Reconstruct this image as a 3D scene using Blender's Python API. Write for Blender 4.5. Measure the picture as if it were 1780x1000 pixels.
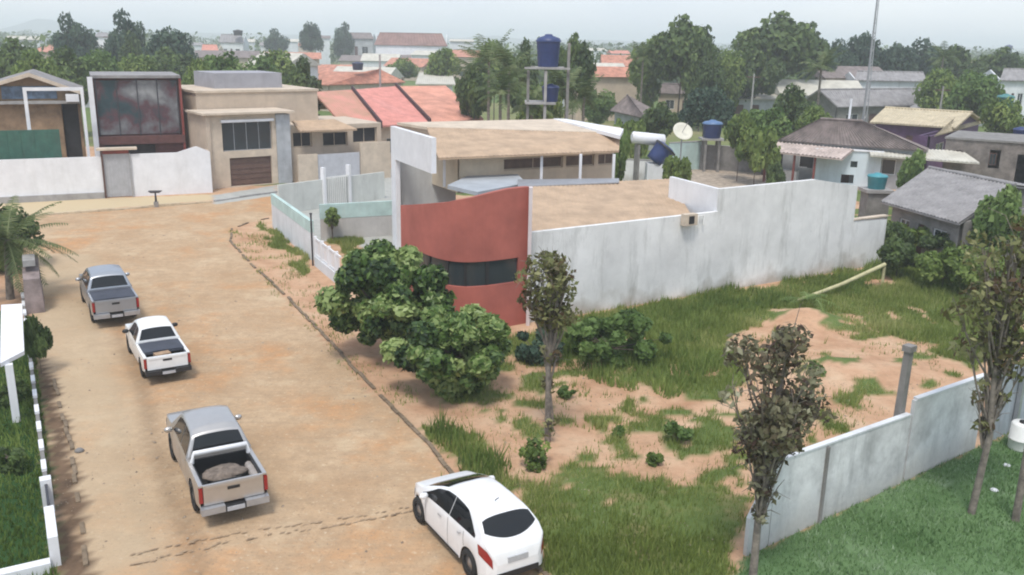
import bpy, math, random
import numpy as np
from mathutils import Vector
RNG = np.random.default_rng(7); random.seed(7)
rad = math.radians
sc = bpy.context.scene
for o in list(bpy.data.objects): bpy.data.objects.remove(o)

# ------------------------------------------------------------------ camera
F, PITCH, ROLL, H = 1560.0, rad(15.4), rad(1.05), 11.0
fwd = np.array([0, math.cos(PITCH), -math.sin(PITCH)]); _r = np.array([1.0, 0, 0]); _u = np.cross(_r, fwd)
CR = _r*math.cos(ROLL) + _u*math.sin(ROLL); CU = _u*math.cos(ROLL) - _r*math.sin(ROLL)
cd = bpy.data.cameras.new('camera'); cam = bpy.data.objects.new('camera', cd); sc.collection.objects.link(cam)
cd.sensor_width = 36; cd.lens = 36*F/1780; cd.clip_start = .1; cd.clip_end = 20000
from mathutils import Matrix
cam.matrix_world = Matrix(((CR[0], CU[0], -fwd[0], 0), (CR[1], CU[1], -fwd[1], 0), (CR[2], CU[2], -fwd[2], H), (0, 0, 0, 1)))
sc.camera = cam
# ------------------------------------------------------------------ sky, sun, exposure
SUN_EL, SUN_AZ = rad(62), rad(190)          # azimuth from +Y towards +X
w = bpy.data.worlds.new('World'); sc.world = w; w.use_nodes = True
nt = w.node_tree; nt.nodes.clear()
N = nt.nodes.new; Lk = nt.links.new
out = N('ShaderNodeOutputWorld'); bg = N('ShaderNodeBackground'); bg2 = N('ShaderNodeBackground'); add = N('ShaderNodeAddShader')
sky = N('ShaderNodeTexSky'); sky.sky_type = 'NISHITA'; sky.sun_disc = False; sky.sun_elevation = SUN_EL; sky.sun_rotation = SUN_AZ
sky.air_density = 1.0; sky.dust_density = 3.0
bg.inputs['Strength'].default_value = .05
Lk(sky.outputs[0], bg.inputs['Color'])
tc = N('ShaderNodeTexCoord'); sep = N('ShaderNodeSeparateXYZ'); Lk(tc.outputs['Generated'], sep.inputs[0])
rp = N('ShaderNodeValToRGB'); Lk(sep.outputs['Z'], rp.inputs[0])
e = rp.color_ramp.elements
e[0].position = 0.0; e[0].color = (.90, .95, 1.0, 1)
e[1].position = 1.0; e[1].color = (.80, .85, .92, 1)
for p_, c_ in ((.03, (.90, .95, 1.0, 1)), (.12, (.78, .86, .99, 1)), (.4, (.70, .78, .92, 1))):
    q = e.new(p_); q.color = c_
mp = N('ShaderNodeMapping'); mp.inputs['Scale'].default_value = (1.5, 1.5, 7); Lk(tc.outputs['Generated'], mp.inputs[0])
ns = N('ShaderNodeTexNoise'); ns.inputs['Scale'].default_value = 2.2; ns.inputs['Detail'].default_value = 6; Lk(mp.outputs[0], ns.inputs[0])
mx = N('ShaderNodeMixRGB'); mx.blend_type = 'MULTIPLY'; mx.inputs[0].default_value = 1
r2 = N('ShaderNodeValToRGB'); r2.color_ramp.elements[0].position = .3; r2.color_ramp.elements[0].color = (.84, .88, .94, 1); r2.color_ramp.elements[1].position = .7; r2.color_ramp.elements[1].color = (1.06, 1.05, 1.03, 1)
Lk(ns.outputs[0], r2.inputs[0]); Lk(rp.outputs[0], mx.inputs[1]); Lk(r2.outputs[0], mx.inputs[2]); Lk(mx.outputs[0], bg2.inputs['Color'])
bg2.inputs['Strength'].default_value = .84
Lk(bg.outputs[0], add.inputs[0]); Lk(bg2.outputs[0], add.inputs[1]); Lk(add.outputs[0], out.inputs[0])
sd = bpy.data.lights.new('sun', 'SUN'); sd.energy = 2.2; sd.angle = rad(13); sd.color = (1, .955, .89)
sun = bpy.data.objects.new('sun', sd); sc.collection.objects.link(sun)
_d = Vector((math.sin(SUN_AZ)*math.cos(SUN_EL), math.cos(SUN_AZ)*math.cos(SUN_EL), math.sin(SUN_EL)))
sun.rotation_euler = _d.to_track_quat('Z', 'Y').to_euler()
sc.view_settings.view_transform = 'Standard'; sc.view_settings.look = 'None'; sc.view_settings.exposure = .17; sc.view_settings.gamma = 1
sc.render.engine = 'CYCLES'
try: sc.cycles.filter_width = 2.0; sc.cycles.volume_bounces = 1
except Exception: pass

# ------------------------------------------------------------------ survey: pixel of the photo (1780x1000) -> point of the site at a known height
def ray(x, y): return fwd + CR*(x-890)/F - CU*(y-500)/F
def G(x, y, z=0.0):
    d = ray(x, y); t = (z-H)/d[2]; return np.array([d[0]*t, d[1]*t, z])
def at(x, y, Y):
    d = ray(x, y); t = Y/d[1]; return np.array([d[0]*t, Y, H+d[2]*t])
def proj(V):
    V = np.atleast_2d(V) - np.array([0, 0, H]); c = np.maximum(V@fwd, .01)
    return 890+F*(V@CR)/c, 500-F*(V@CU)/c

# ------------------------------------------------------------------ materials
MATS = {}
def nodes(name):
    m = bpy.data.materials.new(name); m.use_nodes = True; t = m.node_tree
    return m, t, t.nodes['Principled BSDF']
def mat(name, col, rough=.7, var=.12, scale=3.0, bump=.0, metal=0.0, streak=0.0, streak_col=(.12, .11, .10), spec=.5, coat=0.0, col2=None, bscale=None, stretch=(1, 1, 1), splash=0.0):
    """painted / mineral surface: base colour with blotches, optional vertical rain streaks and bump"""
    if name in MATS: return MATS[name]
    m, t, b = nodes(name); n = t.nodes.new; l = t.links.new
    b.inputs['Roughness'].default_value = rough; b.inputs['Metallic'].default_value = metal
    b.inputs['Specular IOR Level'].default_value = spec; b.inputs['Coat Weight'].default_value = coat
    g = n('ShaderNodeNewGeometry'); mpn = n('ShaderNodeMapping'); mpn.inputs['Scale'].default_value = stretch; l(g.outputs['Position'], mpn.inputs[0])
    no = n('ShaderNodeTexNoise'); no.inputs['Scale'].default_value = scale; no.inputs['Detail'].default_value = 8; no.inputs['Roughness'].default_value = .65
    l(mpn.outputs[0], no.inputs['Vector'])
    r = n('ShaderNodeValToRGB'); c = np.array(col)
    a = c*(1-var*1.6); bb = np.minimum(c*(1+var), .92) if col2 is None else np.array(col2)
    r.color_ramp.elements[0].position = .32; r.color_ramp.elements[1].position = .68
    r.color_ramp.elements[0].color = (*a, 1); r.color_ramp.elements[1].color = (*bb, 1)
    l(no.outputs['Fac'], r.inputs[0]); last = r.outputs[0]
    if streak > 0:
        mp = n('ShaderNodeMapping'); mp.inputs['Scale'].default_value = (1.3, 1.3, .22); l(g.outputs['Position'], mp.inputs[0])
        n2 = n('ShaderNodeTexNoise'); n2.inputs['Scale'].default_value = 1.0; n2.inputs['Detail'].default_value = 10; n2.inputs['Roughness'].default_value = .78; l(mp.outputs[0], n2.inputs['Vector'])
        r3 = n('ShaderNodeValToRGB'); r3.color_ramp.elements[0].position = .50; r3.color_ramp.elements[0].color = (0, 0, 0, 1); r3.color_ramp.elements[1].position = .78; r3.color_ramp.elements[1].color = (streak, streak, streak, 1)
        l(n2.outputs['Fac'], r3.inputs[0])
        x = n('ShaderNodeMixRGB'); l(r3.outputs[0], x.inputs[0]); l(last, x.inputs[1]); x.inputs[2].default_value = (*streak_col, 1); last = x.outputs[0]
    if splash:
        sz = n('ShaderNodeSeparateXYZ'); l(g.outputs['Position'], sz.inputs[0]); n7 = n('ShaderNodeTexNoise'); n7.inputs['Scale'].default_value = 1.1; n7.inputs['Detail'].default_value = 8; l(g.outputs['Position'], n7.inputs['Vector'])
        ma = n('ShaderNodeMath'); ma.operation = 'MULTIPLY_ADD'; l(n7.outputs['Fac'], ma.inputs[0]); ma.inputs[1].default_value = -2.2; l(sz.outputs['Z'], ma.inputs[2])
        mb_ = n('ShaderNodeMapRange'); mb_.inputs['From Min'].default_value = -1.1; mb_.inputs['From Max'].default_value = -.35; mb_.inputs['To Min'].default_value = splash; mb_.inputs['To Max'].default_value = 0; l(ma.outputs[0], mb_.inputs['Value'])
        x7 = n('ShaderNodeMixRGB'); l(mb_.outputs[0], x7.inputs[0]); l(last, x7.inputs[1]); x7.inputs[2].default_value = (.30, .27, .22, 1); last = x7.outputs[0]
        n8 = n('ShaderNodeTexNoise'); n8.inputs['Scale'].default_value = 3.2; n8.inputs['Detail'].default_value = 10; n8.inputs['Roughness'].default_value = .8; l(g.outputs['Position'], n8.inputs['Vector'])
        r8 = n('ShaderNodeValToRGB'); r8.color_ramp.elements[0].position = .60; r8.color_ramp.elements[0].color = (0, 0, 0, 1); r8.color_ramp.elements[1].position = .72; r8.color_ramp.elements[1].color = (.7, .7, .7, 1); l(n8.outputs['Fac'], r8.inputs[0])
        x8 = n('ShaderNodeMixRGB'); l(r8.outputs[0], x8.inputs[0]); l(last, x8.inputs[1]); x8.inputs[2].default_value = (*[q*.55 for q in col], 1); last = x8.outputs[0]
    l(last, b.inputs['Base Color'])
    if bump > 0:
        n4 = n('ShaderNodeTexNoise'); n4.inputs['Scale'].default_value = bscale or scale*6; n4.inputs['Detail'].default_value = 6; l(mpn.outputs[0], n4.inputs['Vector'])
        bp = n('ShaderNodeBump'); bp.inputs['Strength'].default_value = bump; bp.inputs['Distance'].default_value = .05
        l(n4.outputs['Fac'], bp.inputs['Height']); l(bp.outputs[0], b.inputs['Normal'])
    MATS[name] = m; return m
def foliage(name, dark, mid, light, trans=.35, rough=.6):
    if name in MATS: return MATS[name]
    m, t, b = nodes(name); n = t.nodes.new; l = t.links.new
    a = n('ShaderNodeAttribute'); a.attribute_name = 'tint'
    r = n('ShaderNodeValToRGB'); r.color_ramp.elements[0].color = (*dark, 1); r.color_ramp.elements[1].color = (*light, 1); q = r.color_ramp.elements.new(.5); q.color = (*mid, 1)
    l(a.outputs['Fac'], r.inputs[0]); l(r.outputs[0], b.inputs['Base Color']); b.inputs['Roughness'].default_value = rough; b.inputs['Specular IOR Level'].default_value = .35
    tr = n('ShaderNodeBsdfTranslucent'); l(r.outputs[0], tr.inputs['Color']); mxs = n('ShaderNodeMixShader'); mxs.inputs[0].default_value = trans
    l(b.outputs[0], mxs.inputs[1]); l(tr.outputs[0], mxs.inputs[2]); l(mxs.outputs[0], t.nodes['Material Output'].inputs[0])
    MATS[name] = m; return m
def glass(name, col=(.02, .025, .03), rough=.08, spec=.5):
    if name in MATS: return MATS[name]
    m, t, b = nodes(name); b.inputs['Base Color'].default_value = (*col, 1); b.inputs['Roughness'].default_value = rough; b.inputs['Specular IOR Level'].default_value = spec
    MATS[name] = m; return m

# ------------------------------------------------------------------ object helpers
COL = sc.collection
def tag(o, label=None, cat=None, group=None, kind=None):
    if label: o['label'] = label
    if cat: o['category'] = cat
    if group: o['group'] = group
    if kind: o['kind'] = kind
    return o
def thing(name, label, cat, loc=(0, 0, 0), rz=0.0, group=None):
    o = bpy.data.objects.new(name, None); COL.objects.link(o); o.empty_display_size = .3
    o.location = [float(v) for v in loc]; o.rotation_euler = (0, 0, float(rz)); return tag(o, label, cat, group)
def copy_thing(o, loc, rz, label=None, scale=None, parent=None):
    c = o.copy(); COL.objects.link(c)
    if parent is None:
        c.location = [float(v) for v in loc]; c.rotation_euler = (0, 0, rz)
        if label: c['label'] = label
        if scale: c.scale = scale if hasattr(scale, '__len__') else (scale,)*3
    else: c.parent = parent
    for ch in list(o.children): copy_thing(ch, None, None, parent=c)
    return c
class MB:
    def __init__(s): s.v = []; s.f = []; s.m = []; s.sm = []
    def quads(s, V, Fc, mi=0, smooth=False):
        b = len(s.v); s.v += [tuple(float(q) for q in p) for p in V]; s.f += [tuple(b+i for i in f) for f in Fc]; s.m += [mi]*len(Fc); s.sm += [smooth]*len(Fc); return s
    def hexa(s, P, mi=0):      # 4 bottom + 4 top
        return s.quads(P, [(0, 3, 2, 1), (4, 5, 6, 7), (0, 1, 5, 4), (1, 2, 6, 5), (2, 3, 7, 6), (3, 0, 4, 7)], mi)
    def box(s, x0, x1, y0, y1, z0, z1, mi=0):
        return s.hexa([(x0, y0, z0), (x1, y0, z0), (x1, y1, z0), (x0, y1, z0), (x0, y0, z1), (x1, y0, z1), (x1, y1, z1), (x0, y1, z1)], mi)
    def slab(s, P, th, mi=0):  # n-gon top outline, thickness downwards
        n = len(P); V = [tuple(p) for p in P] + [(p[0], p[1], p[2]-th) for p in P]
        return s.quads(V, [tuple(range(n)), tuple(range(2*n-1, n-1, -1))] + [(i, i+n, (i+1) % n+n, (i+1) % n) for i in range(n)], mi)
    def prism(s, P, z0, z1, mi=0):
        n = len(P); V = [(p[0], p[1], z0) for p in P] + [(p[0], p[1], z1) for p in P]
        return s.quads(V, [tuple(range(n-1, -1, -1)), tuple(range(n, 2*n))] + [(i, (i+1) % n, (i+1) % n+n, i+n) for i in range(n)], mi)
    def tube(s, pts, rr, n=8, mi=0, cap=True, smooth=True):
        pts = [Vector(p) for p in pts]; rr = rr if hasattr(rr, '__len__') else [rr]*len(pts); V = []; k = len(pts)
        for i, p in enumerate(pts):
            d = (pts[min(i+1, k-1)]-pts[max(i-1, 0)]).normalized()
            a = d.orthogonal().normalized() if i == 0 else (a - d*a.dot(d)).normalized(); b = d.cross(a)
            for j in range(n):
                t = 2*math.pi*j/n; V.append(p + (a*math.cos(t)+b*math.sin(t))*rr[i])
        Fc = [(i*n+j, i*n+(j+1) % n, (i+1)*n+(j+1) % n, (i+1)*n+j) for i in range(k-1) for j in range(n)]
        s.quads(V, Fc, mi, smooth)
        if cap: s.quads(V[:n], [tuple(range(n-1, -1, -1))], mi); s.quads(V[-n:], [tuple(range(n))], mi)
        return s
    def lathe(s, prof, c=(0, 0, 0), n=20, mi=0, smooth=True):   # prof [(r,z)]
        V = [(c[0]+r*math.cos(2*math.pi*j/n), c[1]+r*math.sin(2*math.pi*j/n), c[2]+z) for r, z in prof for j in range(n)]
        return s.quads(V, [(i*n+j, i*n+(j+1) % n, (i+1)*n+(j+1) % n, (i+1)*n+j) for i in range(len(prof)-1) for j in range(n)], mi, smooth)
    def build(s, name, mats, parent=None, label=None):
        me = bpy.data.meshes.new(name); me.from_pydata(s.v, [], s.f)
        for m in (mats if isinstance(mats, (list, tuple)) else [mats]): me.materials.append(m)
        me.polygons.foreach_set('material_index', s.m); me.polygons.foreach_set('use_smooth', s.sm); me.update()
        o = bpy.data.objects.new(name, me); COL.objects.link(o)
        if parent is not None: o.parent = parent
        if label: o['label'] = label
        return o
def mesh_np(name, V, Fc, mats, parent=None, tint=None, smooth=False, mi=None):
    me = bpy.data.meshes.new(name); V = np.asarray(V, np.float32); Fc = np.asarray(Fc, np.int32); k = Fc.shape[1]
    me.vertices.add(len(V)); me.vertices.foreach_set('co', V.ravel()); me.loops.add(Fc.size); me.loops.foreach_set('vertex_index', Fc.ravel())
    me.polygons.add(len(Fc)); me.polygons.foreach_set('loop_start', np.arange(len(Fc), dtype=np.int32)*k)
    try: me.polygons.foreach_set('loop_total', np.full(len(Fc), k, np.int32))
    except Exception: pass
    for m in (mats if isinstance(mats, (list, tuple)) else [mats]): me.materials.append(m)
    if mi is not None: me.polygons.foreach_set('material_index', mi)
    me.polygons.foreach_set('use_smooth', np.full(len(Fc), smooth)); me.update(calc_edges=True)
    if tint is not None:
        a = me.attributes.new('tint', 'FLOAT', 'FACE'); a.data.foreach_set('value', np.asarray(tint, np.float32))
    if parent == 'mesh': return me
    o = bpy.data.objects.new(name, me); COL.objects.link(o)
    if parent is not None: o.parent = parent
    return o
class Frame:
    """local frame standing on the ground: x from p0 to p1, y away to the left of it, z up"""
    def __init__(s, p0, p1):
        s.o = np.array([p0[0], p0[1], 0.0]); d = np.array([p1[0]-p0[0], p1[1]-p0[1], 0.0]); s.len = np.linalg.norm(d); s.x = d/s.len
        s.y = np.array([-s.x[1], s.x[0], 0]); s.rz = math.atan2(s.x[1], s.x[0])
    def on(s, px, py, y=0.0):         # survey a pixel onto the plane y -> (x, z)
        d = ray(px, py); o = s.o+s.y*y; t = (s.y@(o-np.array([0, 0, H])))/(s.y@d); p = np.array([0, 0, H])+d*t
        return float((p-s.o)@s.x), float(p[2])
    def loc(s, P): P = np.asarray(P, float); q = P-s.o; return np.array([q@s.x, q@s.y, P[2]])
    def g(s, px, py, z=0.0): return s.loc(G(px, py, z))
    def w(s, x, y, z=0): return s.o+s.x*x+s.y*y+np.array([0, 0, z])

# common materials
M = dict(
 white_wall=mat('white_wall', (.66, .68, .70), .85, .08, .7, .15, streak=.55, streak_col=(.24, .25, .24)),
 old_white=mat('old_white_wall', (.72, .72, .71), .9, .11, .45, .2, streak=.95, streak_col=(.33, .33, .31), splash=.7),
 clean_white=mat('clean_white', (.74, .75, .77), .75, .06, 1.2, .08, streak=.35, streak_col=(.42, .41, .38)),
 grey_wall=mat('grey_cement_wall', (.40, .42, .44), .9, .16, .9, .25, streak=.7, streak_col=(.16, .17, .17)),
 beige=mat('beige_render', (.50, .41, .32), .9, .10, .8, .15, streak=.35, streak_col=(.25, .20, .16)),
 beige2=mat('pale_beige_render', (.56, .47, .37), .9, .12, 1.2, .15, streak=.3, streak_col=(.3, .25, .2)),
 red_wall=mat('brick_red_render', (.39, .115, .088), .85, .12, .8, .12, streak=.45, streak_col=(.32, .10, .08)),
 terracotta=mat('terracotta_tiles', (.60, .23, .17), .85, .22, 1.6, .2, col2=(.66, .30, .22)),
 orange_tile=mat('orange_tiles', (.48, .22, .15), .85, .25, 1.3, .2),
 sand_tile=mat('sand_coloured_tiles', (.45, .325, .22), .9, .14, 1.2, .25, streak=.45, streak_col=(.27, .21, .16)),
 brown_tile=mat('weathered_brown_tiles', (.215, .18, .17), .9, .25, 1.6, .3, streak=.5, streak_col=(.1, .09, .09)),
 fibro=mat('grey_fibre_cement', (.27, .26, .26), .9, .2, 1.2, .25, streak=.4, streak_col=(.15, .15, .14)),
 fibro_pale=mat('pale_metal_sheet', (.52, .50, .43), .7, .12, .9, .1, streak=.3, streak_col=(.3, .26, .2)),
 yellow_tile=mat('yellowed_tiles', (.50, .43, .30), .9, .14, 1.3, .2, streak=.3, streak_col=(.25, .2, .15)),
 purple=mat('purple_paint', (.10, .05, .12), .8, .2, 1.5),
 dark=mat('dark_interior', (.02, .02, .022), .9, .3, 2),
 window=glass('window_glass', (.035, .045, .05), .12),
 dark_wood=mat('dark_stained_wood', (.10, .05, .04), .7, .25, 3),
 concrete=mat('concrete', (.34, .33, .32), .9, .14, 1.5, .3, streak=.5),
 conc_dark=mat('dirty_concrete', (.22, .21, .20), .95, .2, 1.5, .3),
 bark=mat('bark', (.13, .10, .085), .95, .3, 6, .5),
 bark_pale=mat('pale_bark', (.22, .19, .16), .95, .3, 6, .5),
 blue_tank=mat('blue_polyethylene', (.022, .042, .14), .45, .12, 2),
 teal_tank=mat('teal_polyethylene', (.05, .25, .29), .45, .12, 2),
 steel=mat('galvanised_steel', (.42, .43, .45), .45, .1, 3, metal=.6),
 steel_dark=mat('dark_steel', (.06, .06, .07), .5, .2, 3, metal=.4),
 pvc=mat('white_plastic', (.78, .78, .76), .5, .06, 3),
 green_paint=mat('dark_green_paint', (.035, .12, .085), .6, .2, 1.5, streak=.3),
 teal_paint=mat('faded_teal_paint', (.46, .60, .57), .85, .12, 1.2, streak=.4, streak_col=(.5, .5, .48)),
 tyre=mat('tyre_rubber', (.02, .02, .02), .85, .15, 8),
 rim=mat('alloy_rim', (.35, .35, .36), .35, .1, 8, metal=.7),
 blackp=mat('black_plastic', (.018, .018, .02), .55, .15, 8),
 redlens=mat('red_lens', (.28, .012, .014), .25, .1, 8, coat=.5),
 plate=mat('number_plate', (.42, .43, .45), .5, .1, 8),
)
FOL = dict(
 dark=foliage('leaf_dark', (.038, .066, .024), (.088, .138, .040), (.20, .27, .08)),
 mid=foliage('leaf_mid', (.055, .095, .024), (.145, .215, .048), (.31, .38, .11)),
 light=foliage('leaf_light', (.045, .088, .022), (.12, .20, .05), (.24, .33, .11)),
 blue=foliage('leaf_bluish', (.022, .050, .034), (.050, .095, .060), (.11, .17, .10)),
 glossy=foliage('leaf_glossy', (.016, .040, .013), (.105, .185, .042), (.36, .45, .17), rough=.42),
 croton=foliage('leaf_reddish', (.085, .050, .038), (.17, .165, .09), (.42, .41, .28)),
 croton2=foliage('leaf_orange_green', (.10, .060, .032), (.15, .17, .06), (.36, .35, .17)),
 grass=foliage('grass_blades', (.095, .135, .026), (.23, .29, .07), (.50, .47, .21)),
 lawn=foliage('lawn_blades', (.060, .135, .040), (.17, .28, .11), (.44, .55, .38)),
 palm=foliage('palm_frond', (.035, .065, .022), (.095, .14, .045), (.24, .27, .12)),
)

# ------------------------------------------------------------------ ground: one sheet to the horizon
def smooth_noise(x, y, s, seed=0):
    r = np.random.default_rng(seed); tot = 0; amp = 1; nrm = 0
    for k in range(4):
        g = r.random((64, 64)); fx = (x/s*(2**k)+seed*3.1) % 64; fy = (y/s*(2**k)+seed*1.7) % 64
        i = np.floor(fx).astype(int); j = np.floor(fy).astype(int); u = fx-i; v = fy-j; u = u*u*(3-2*u); v = v*v*(3-2*v); i %= 64; j %= 64
        a = g[i, j]*(1-u)+g[(i+1) % 64, j]*u; b = g[i, (j+1) % 64]*(1-u)+g[(i+1) % 64, (j+1) % 64]*u
        tot = tot+amp*(a*(1-v)+b*v); nrm += amp; amp *= .5
    return tot/nrm
def inpoly(x, y, P):
    P = [tuple(q[:2]) for q in P]; c = np.zeros(x.shape, bool); j = len(P)-1
    for i in range(len(P)):
        xi, yi = P[i]; xj, yj = P[j]
        if yi != yj: c ^= ((yi > y) != (yj > y)) & (x < (xj-xi)*(y-yi)/(yj-yi)+xi)
        j = i
    return c
def GP(pts, z=0): return [G(a, b, z)[:2] for a, b in pts]     # surveyed ground outline
ROAD = GP([(150, 1400), (112, 1000), (62, 640), (52, 500), (40, 380), (372, 352), (480, 332), (478, 372), (408, 398), (398, 425), (440, 462), (560, 590), (640, 672), (742, 772), (820, 880), (960, 1010), (1250, 1400)])
GRASS = [GP(q) for q in (
 [(915, 575), (1000, 545), (1250, 512), (1530, 462), (1650, 470), (1780, 470), (1780, 600), (1690, 640), (1600, 600), (1470, 560), (1440, 535), (1340, 535), (1290, 580), (1275, 640), (1280, 705), (1200, 692), (1120, 655), (980, 650), (900, 700), (800, 715), (740, 690), (880, 600)],
 [(745, 740), (860, 755), (900, 830), (960, 860), (1040, 800), (1150, 840), (1290, 815), (1300, 1300), (1080, 1300), (960, 1000), (880, 870), (765, 790)],
 [(1130, 760), (1170, 712), (1230, 730), (1265, 770), (1150, 806)],
 [(440, 388), (473, 398), (547, 470), (535, 478), (470, 425)],
 [(575, 421), (628, 410), (626, 455), (590, 445)],
 [(1395, 640), (1430, 610), (1450, 650), (1410, 660)])]
LAWN = [GP([(1240, 1300), (1286, 975), (1500, 868), (1700, 778), (1780, 742), (2300, 560), (3000, 1300)])]
LEFT = [GP([(-900, 560), (0, 540), (58, 565), (78, 760), (100, 1000), (150, 1300), (-600, 1300)])]
STRIP = [GP([(58, 600), (88, 640), (118, 760), (148, 960), (160, 1020), (100, 1020), (78, 760)])]
PALE = [GP([(476, 392), (483, 322), (760, 280), (760, 400), (662, 409), (553, 421)]), GP([(628, 412), (700, 400), (720, 440), (626, 456)]), GP([(372, 356), (370, 340), (480, 322), (480, 340)])]
TAN = [GP([(50, 374), (370, 348), (372, 338), (0, 352), (-100, 385)])]
def axis(a, b, st, far):
    c = list(np.arange(a, b+1e-6, st)); d = st; lo = [a]; hi = [b]
    while hi[-1] < far: d *= 1.22; hi.append(hi[-1]+d)
    d = st
    while lo[-1] > -far: d *= 1.22; lo.append(lo[-1]-d)
    return np.array(lo[:0:-1]+c+hi[1:])
gx = axis(-40, 34, .25, 9000); gy = axis(12, 84, .25, 9000); gy = gy[gy > -400]
X, Y = np.meshgrid(gx, gy, indexing='ij'); x = X.ravel(); y = Y.ravel()
def mask(polys, jit=.35, seed=3, soft=None):
    jx = (smooth_noise(x, y, 1.3, seed)-.5)*jit*4; jy = (smooth_noise(x, y, 1.3, seed+1)-.5)*jit*4; m = np.zeros(x.shape, bool)
    for P in polys: m |= inpoly(x+jx, y+jy, P)
    return m.astype(float)
LOT = GP([(760, 760), (915, 580), (1530, 466), (1700, 640), (1300, 850), (1290, 960), (1000, 1000)])
def grassy_at(qx, qy):
    jx = (smooth_noise(qx, qy, 1.3, 5)-.5)*2.6; jy = (smooth_noise(qx, qy, 1.3, 6)-.5)*2.6; m = np.zeros(qx.shape, bool)
    for P in GRASS: m |= inpoly(qx+jx, qy+jy, P)
    nn_ = smooth_noise(qx, qy, 1.7, 51); lot_ = inpoly(qx, qy, LOT)
    return (m & ((nn_ > .34) | ~lot_)) | (lot_ & (smooth_noise(qx, qy, 1.1, 52) > .63))
m_road = mask([ROAD], .12, 2); m_gr = grassy_at(x, y).astype(float); m_lawn = mask(LAWN, .02, 7); m_left = mask(LEFT, .02, 8); m_strip = mask(STRIP, .15, 9); m_pale = mask(PALE, .02, 10); m_tan = mask(TAN, .1, 11)
near = (x > -40) & (x < 34) & (y > 12) & (y < 84)
far = np.where(near, 0, 1)
m_gr = np.maximum(m_gr, far*(smooth_noise(x, y, 60, 21) > .42)); m_gr = np.maximum(m_gr, ((y > 84) & (x < 34)) * (smooth_noise(x, y, 25, 23) > .4))
back = near & (m_road < .5) & (m_tan < .5) & (m_pale < .5) & (y > 60) & (smooth_noise(x, y, 9, 24) > .47); m_gr = np.maximum(m_gr, back)
m_gr = np.maximum(m_gr, ((x > 21) & (y > 36) & (y < 60)).astype(float))
lot = mask([GP([(760, 760), (915, 575), (1530, 462), (1700, 640), (1300, 850), (1290, 960)])], .05, 12)
z = np.zeros(x.shape)
z += lot*(smooth_noise(x, y, 3.0, 31)-.5)*.22 + m_gr*near*.03
z += m_road*(smooth_noise(x, y, 4, 32)-.5)*.05
mo = G(1402, 560); z += .55*np.exp(-(((x-mo[0])/1.3)**2+((y-mo[1])/1.0)**2))
for (a, b) in ((1450, 640), (1560, 655)):
    mo = G(a, b); z += .22*np.exp(-(((x-mo[0])/1.4)**2+((y-mo[1])/1.2)**2))
# tyre ruts along the street
A0 = G(250, 700); A1 = G(335, 1000); dr = (A1-A0)/np.linalg.norm(A1-A0); nr = np.array([dr[1], -dr[0], 0])
s_ = (x-A0[0])*nr[0]+(y-A0[1])*nr[1]; along = (x-A0[0])*dr[0]+(y-A0[1])*dr[1]; wob = (smooth_noise(along, along*0, 6, 41)-.5)*.7
rut = np.zeros(x.shape)
for off, ww, st in ((0, .22, 1.4), (.8, .2, .6), (-2.2, .3, .3)):
    rut = np.maximum(rut, st*np.exp(-((s_+wob-off)/ww)**2)*(.55+.45*(smooth_noise(x, y, 2, 43) > .45)))
rut *= m_road*(y < 42); z -= rut*.03
z[far > 0] += 0
nx_, ny_ = len(gx), len(gy)
ii = np.arange(nx_*ny_).reshape(nx_, ny_); Fq = np.stack([ii[:-1, :-1], ii[1:, :-1], ii[1:, 1:], ii[:-1, 1:]], -1).reshape(-1, 4)
gm, t, b = nodes('ground_soil'); n = t.nodes.new; l = t.links.new
def attr_(nm):
    a = n('ShaderNodeAttribute'); a.attribute_name = nm; return a.outputs['Fac']
geo = n('ShaderNodeNewGeometry')
def noi(s, d=8, r=.65, st=None):
    q = n('ShaderNodeTexNoise'); q.inputs['Scale'].default_value = s; q.inputs['Detail'].default_value = d; q.inputs['Roughness'].default_value = r
    if st:
        mm = n('ShaderNodeMapping'); mm.inputs['Rotation'].default_value = (0, 0, st[1]); mm.inputs['Scale'].default_value = st[0]; l(geo.outputs['Position'], mm.inputs[0]); l(mm.outputs[0], q.inputs['Vector'])
    else: l(geo.outputs['Position'], q.inputs['Vector'])
    return q.outputs['Fac']
def ramp(fac, stops):
    r = n('ShaderNodeValToRGB'); E = r.color_ramp.elements; E[0].position, E[0].color = stops[0][0], (*stops[0][1], 1); E[1].position, E[1].color = stops[-1][0], (*stops[-1][1], 1)
    for p, c in stops[1:-1]: q = E.new(p); q.color = (*c, 1)
    l(fac, r.inputs[0]); return r.outputs[0]
def mixc(f, a, c, mode='MIX'):
    m_ = n('ShaderNodeMixRGB'); m_.blend_type = mode
    if isinstance(f, float): m_.inputs[0].default_value = f
    else: l(f, m_.inputs[0])
    for i, v in ((1, a), (2, c)):
        if isinstance(v, tuple): m_.inputs[i].default_value = (*v, 1)
        else: l(v, m_.inputs[i])
    return m_.outputs[0]
road_c = ramp(noi(.35), [(.3, (.42, .275, .16)), (.5, (.49, .345, .215)), (.7, (.55, .41, .27))])
orange = ramp(noi(.22, 5), [(.50, (0, 0, 0)), (.64, (.85, .85, .85))])
road_c = mixc(orange, road_c, (.52, .27, .12))
road_c = mixc(ramp(noi(2.2, 10, .75), [(.36, (.6, .6, .6)), (.60, (0, 0, 0))]), road_c, (.33, .235, .15))
road_c = mixc(ramp(noi(1.0, 8, .7, ((.35, 5, 1), rad(118))), [(.50, (0, 0, 0)), (.70, (.5, .5, .5))]), road_c, (.36, .26, .17))
road_c = mixc(ramp(noi(11, 6, .8), [(.54, (0, 0, 0)), (.66, (.7, .7, .7))]), road_c, (.25, .175, .11))
road_c = mixc(ramp(noi(7, 4, .6), [(.60, (0, 0, 0)), (.70, (.6, .6, .6))]), road_c, (.60, .49, .35))
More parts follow.
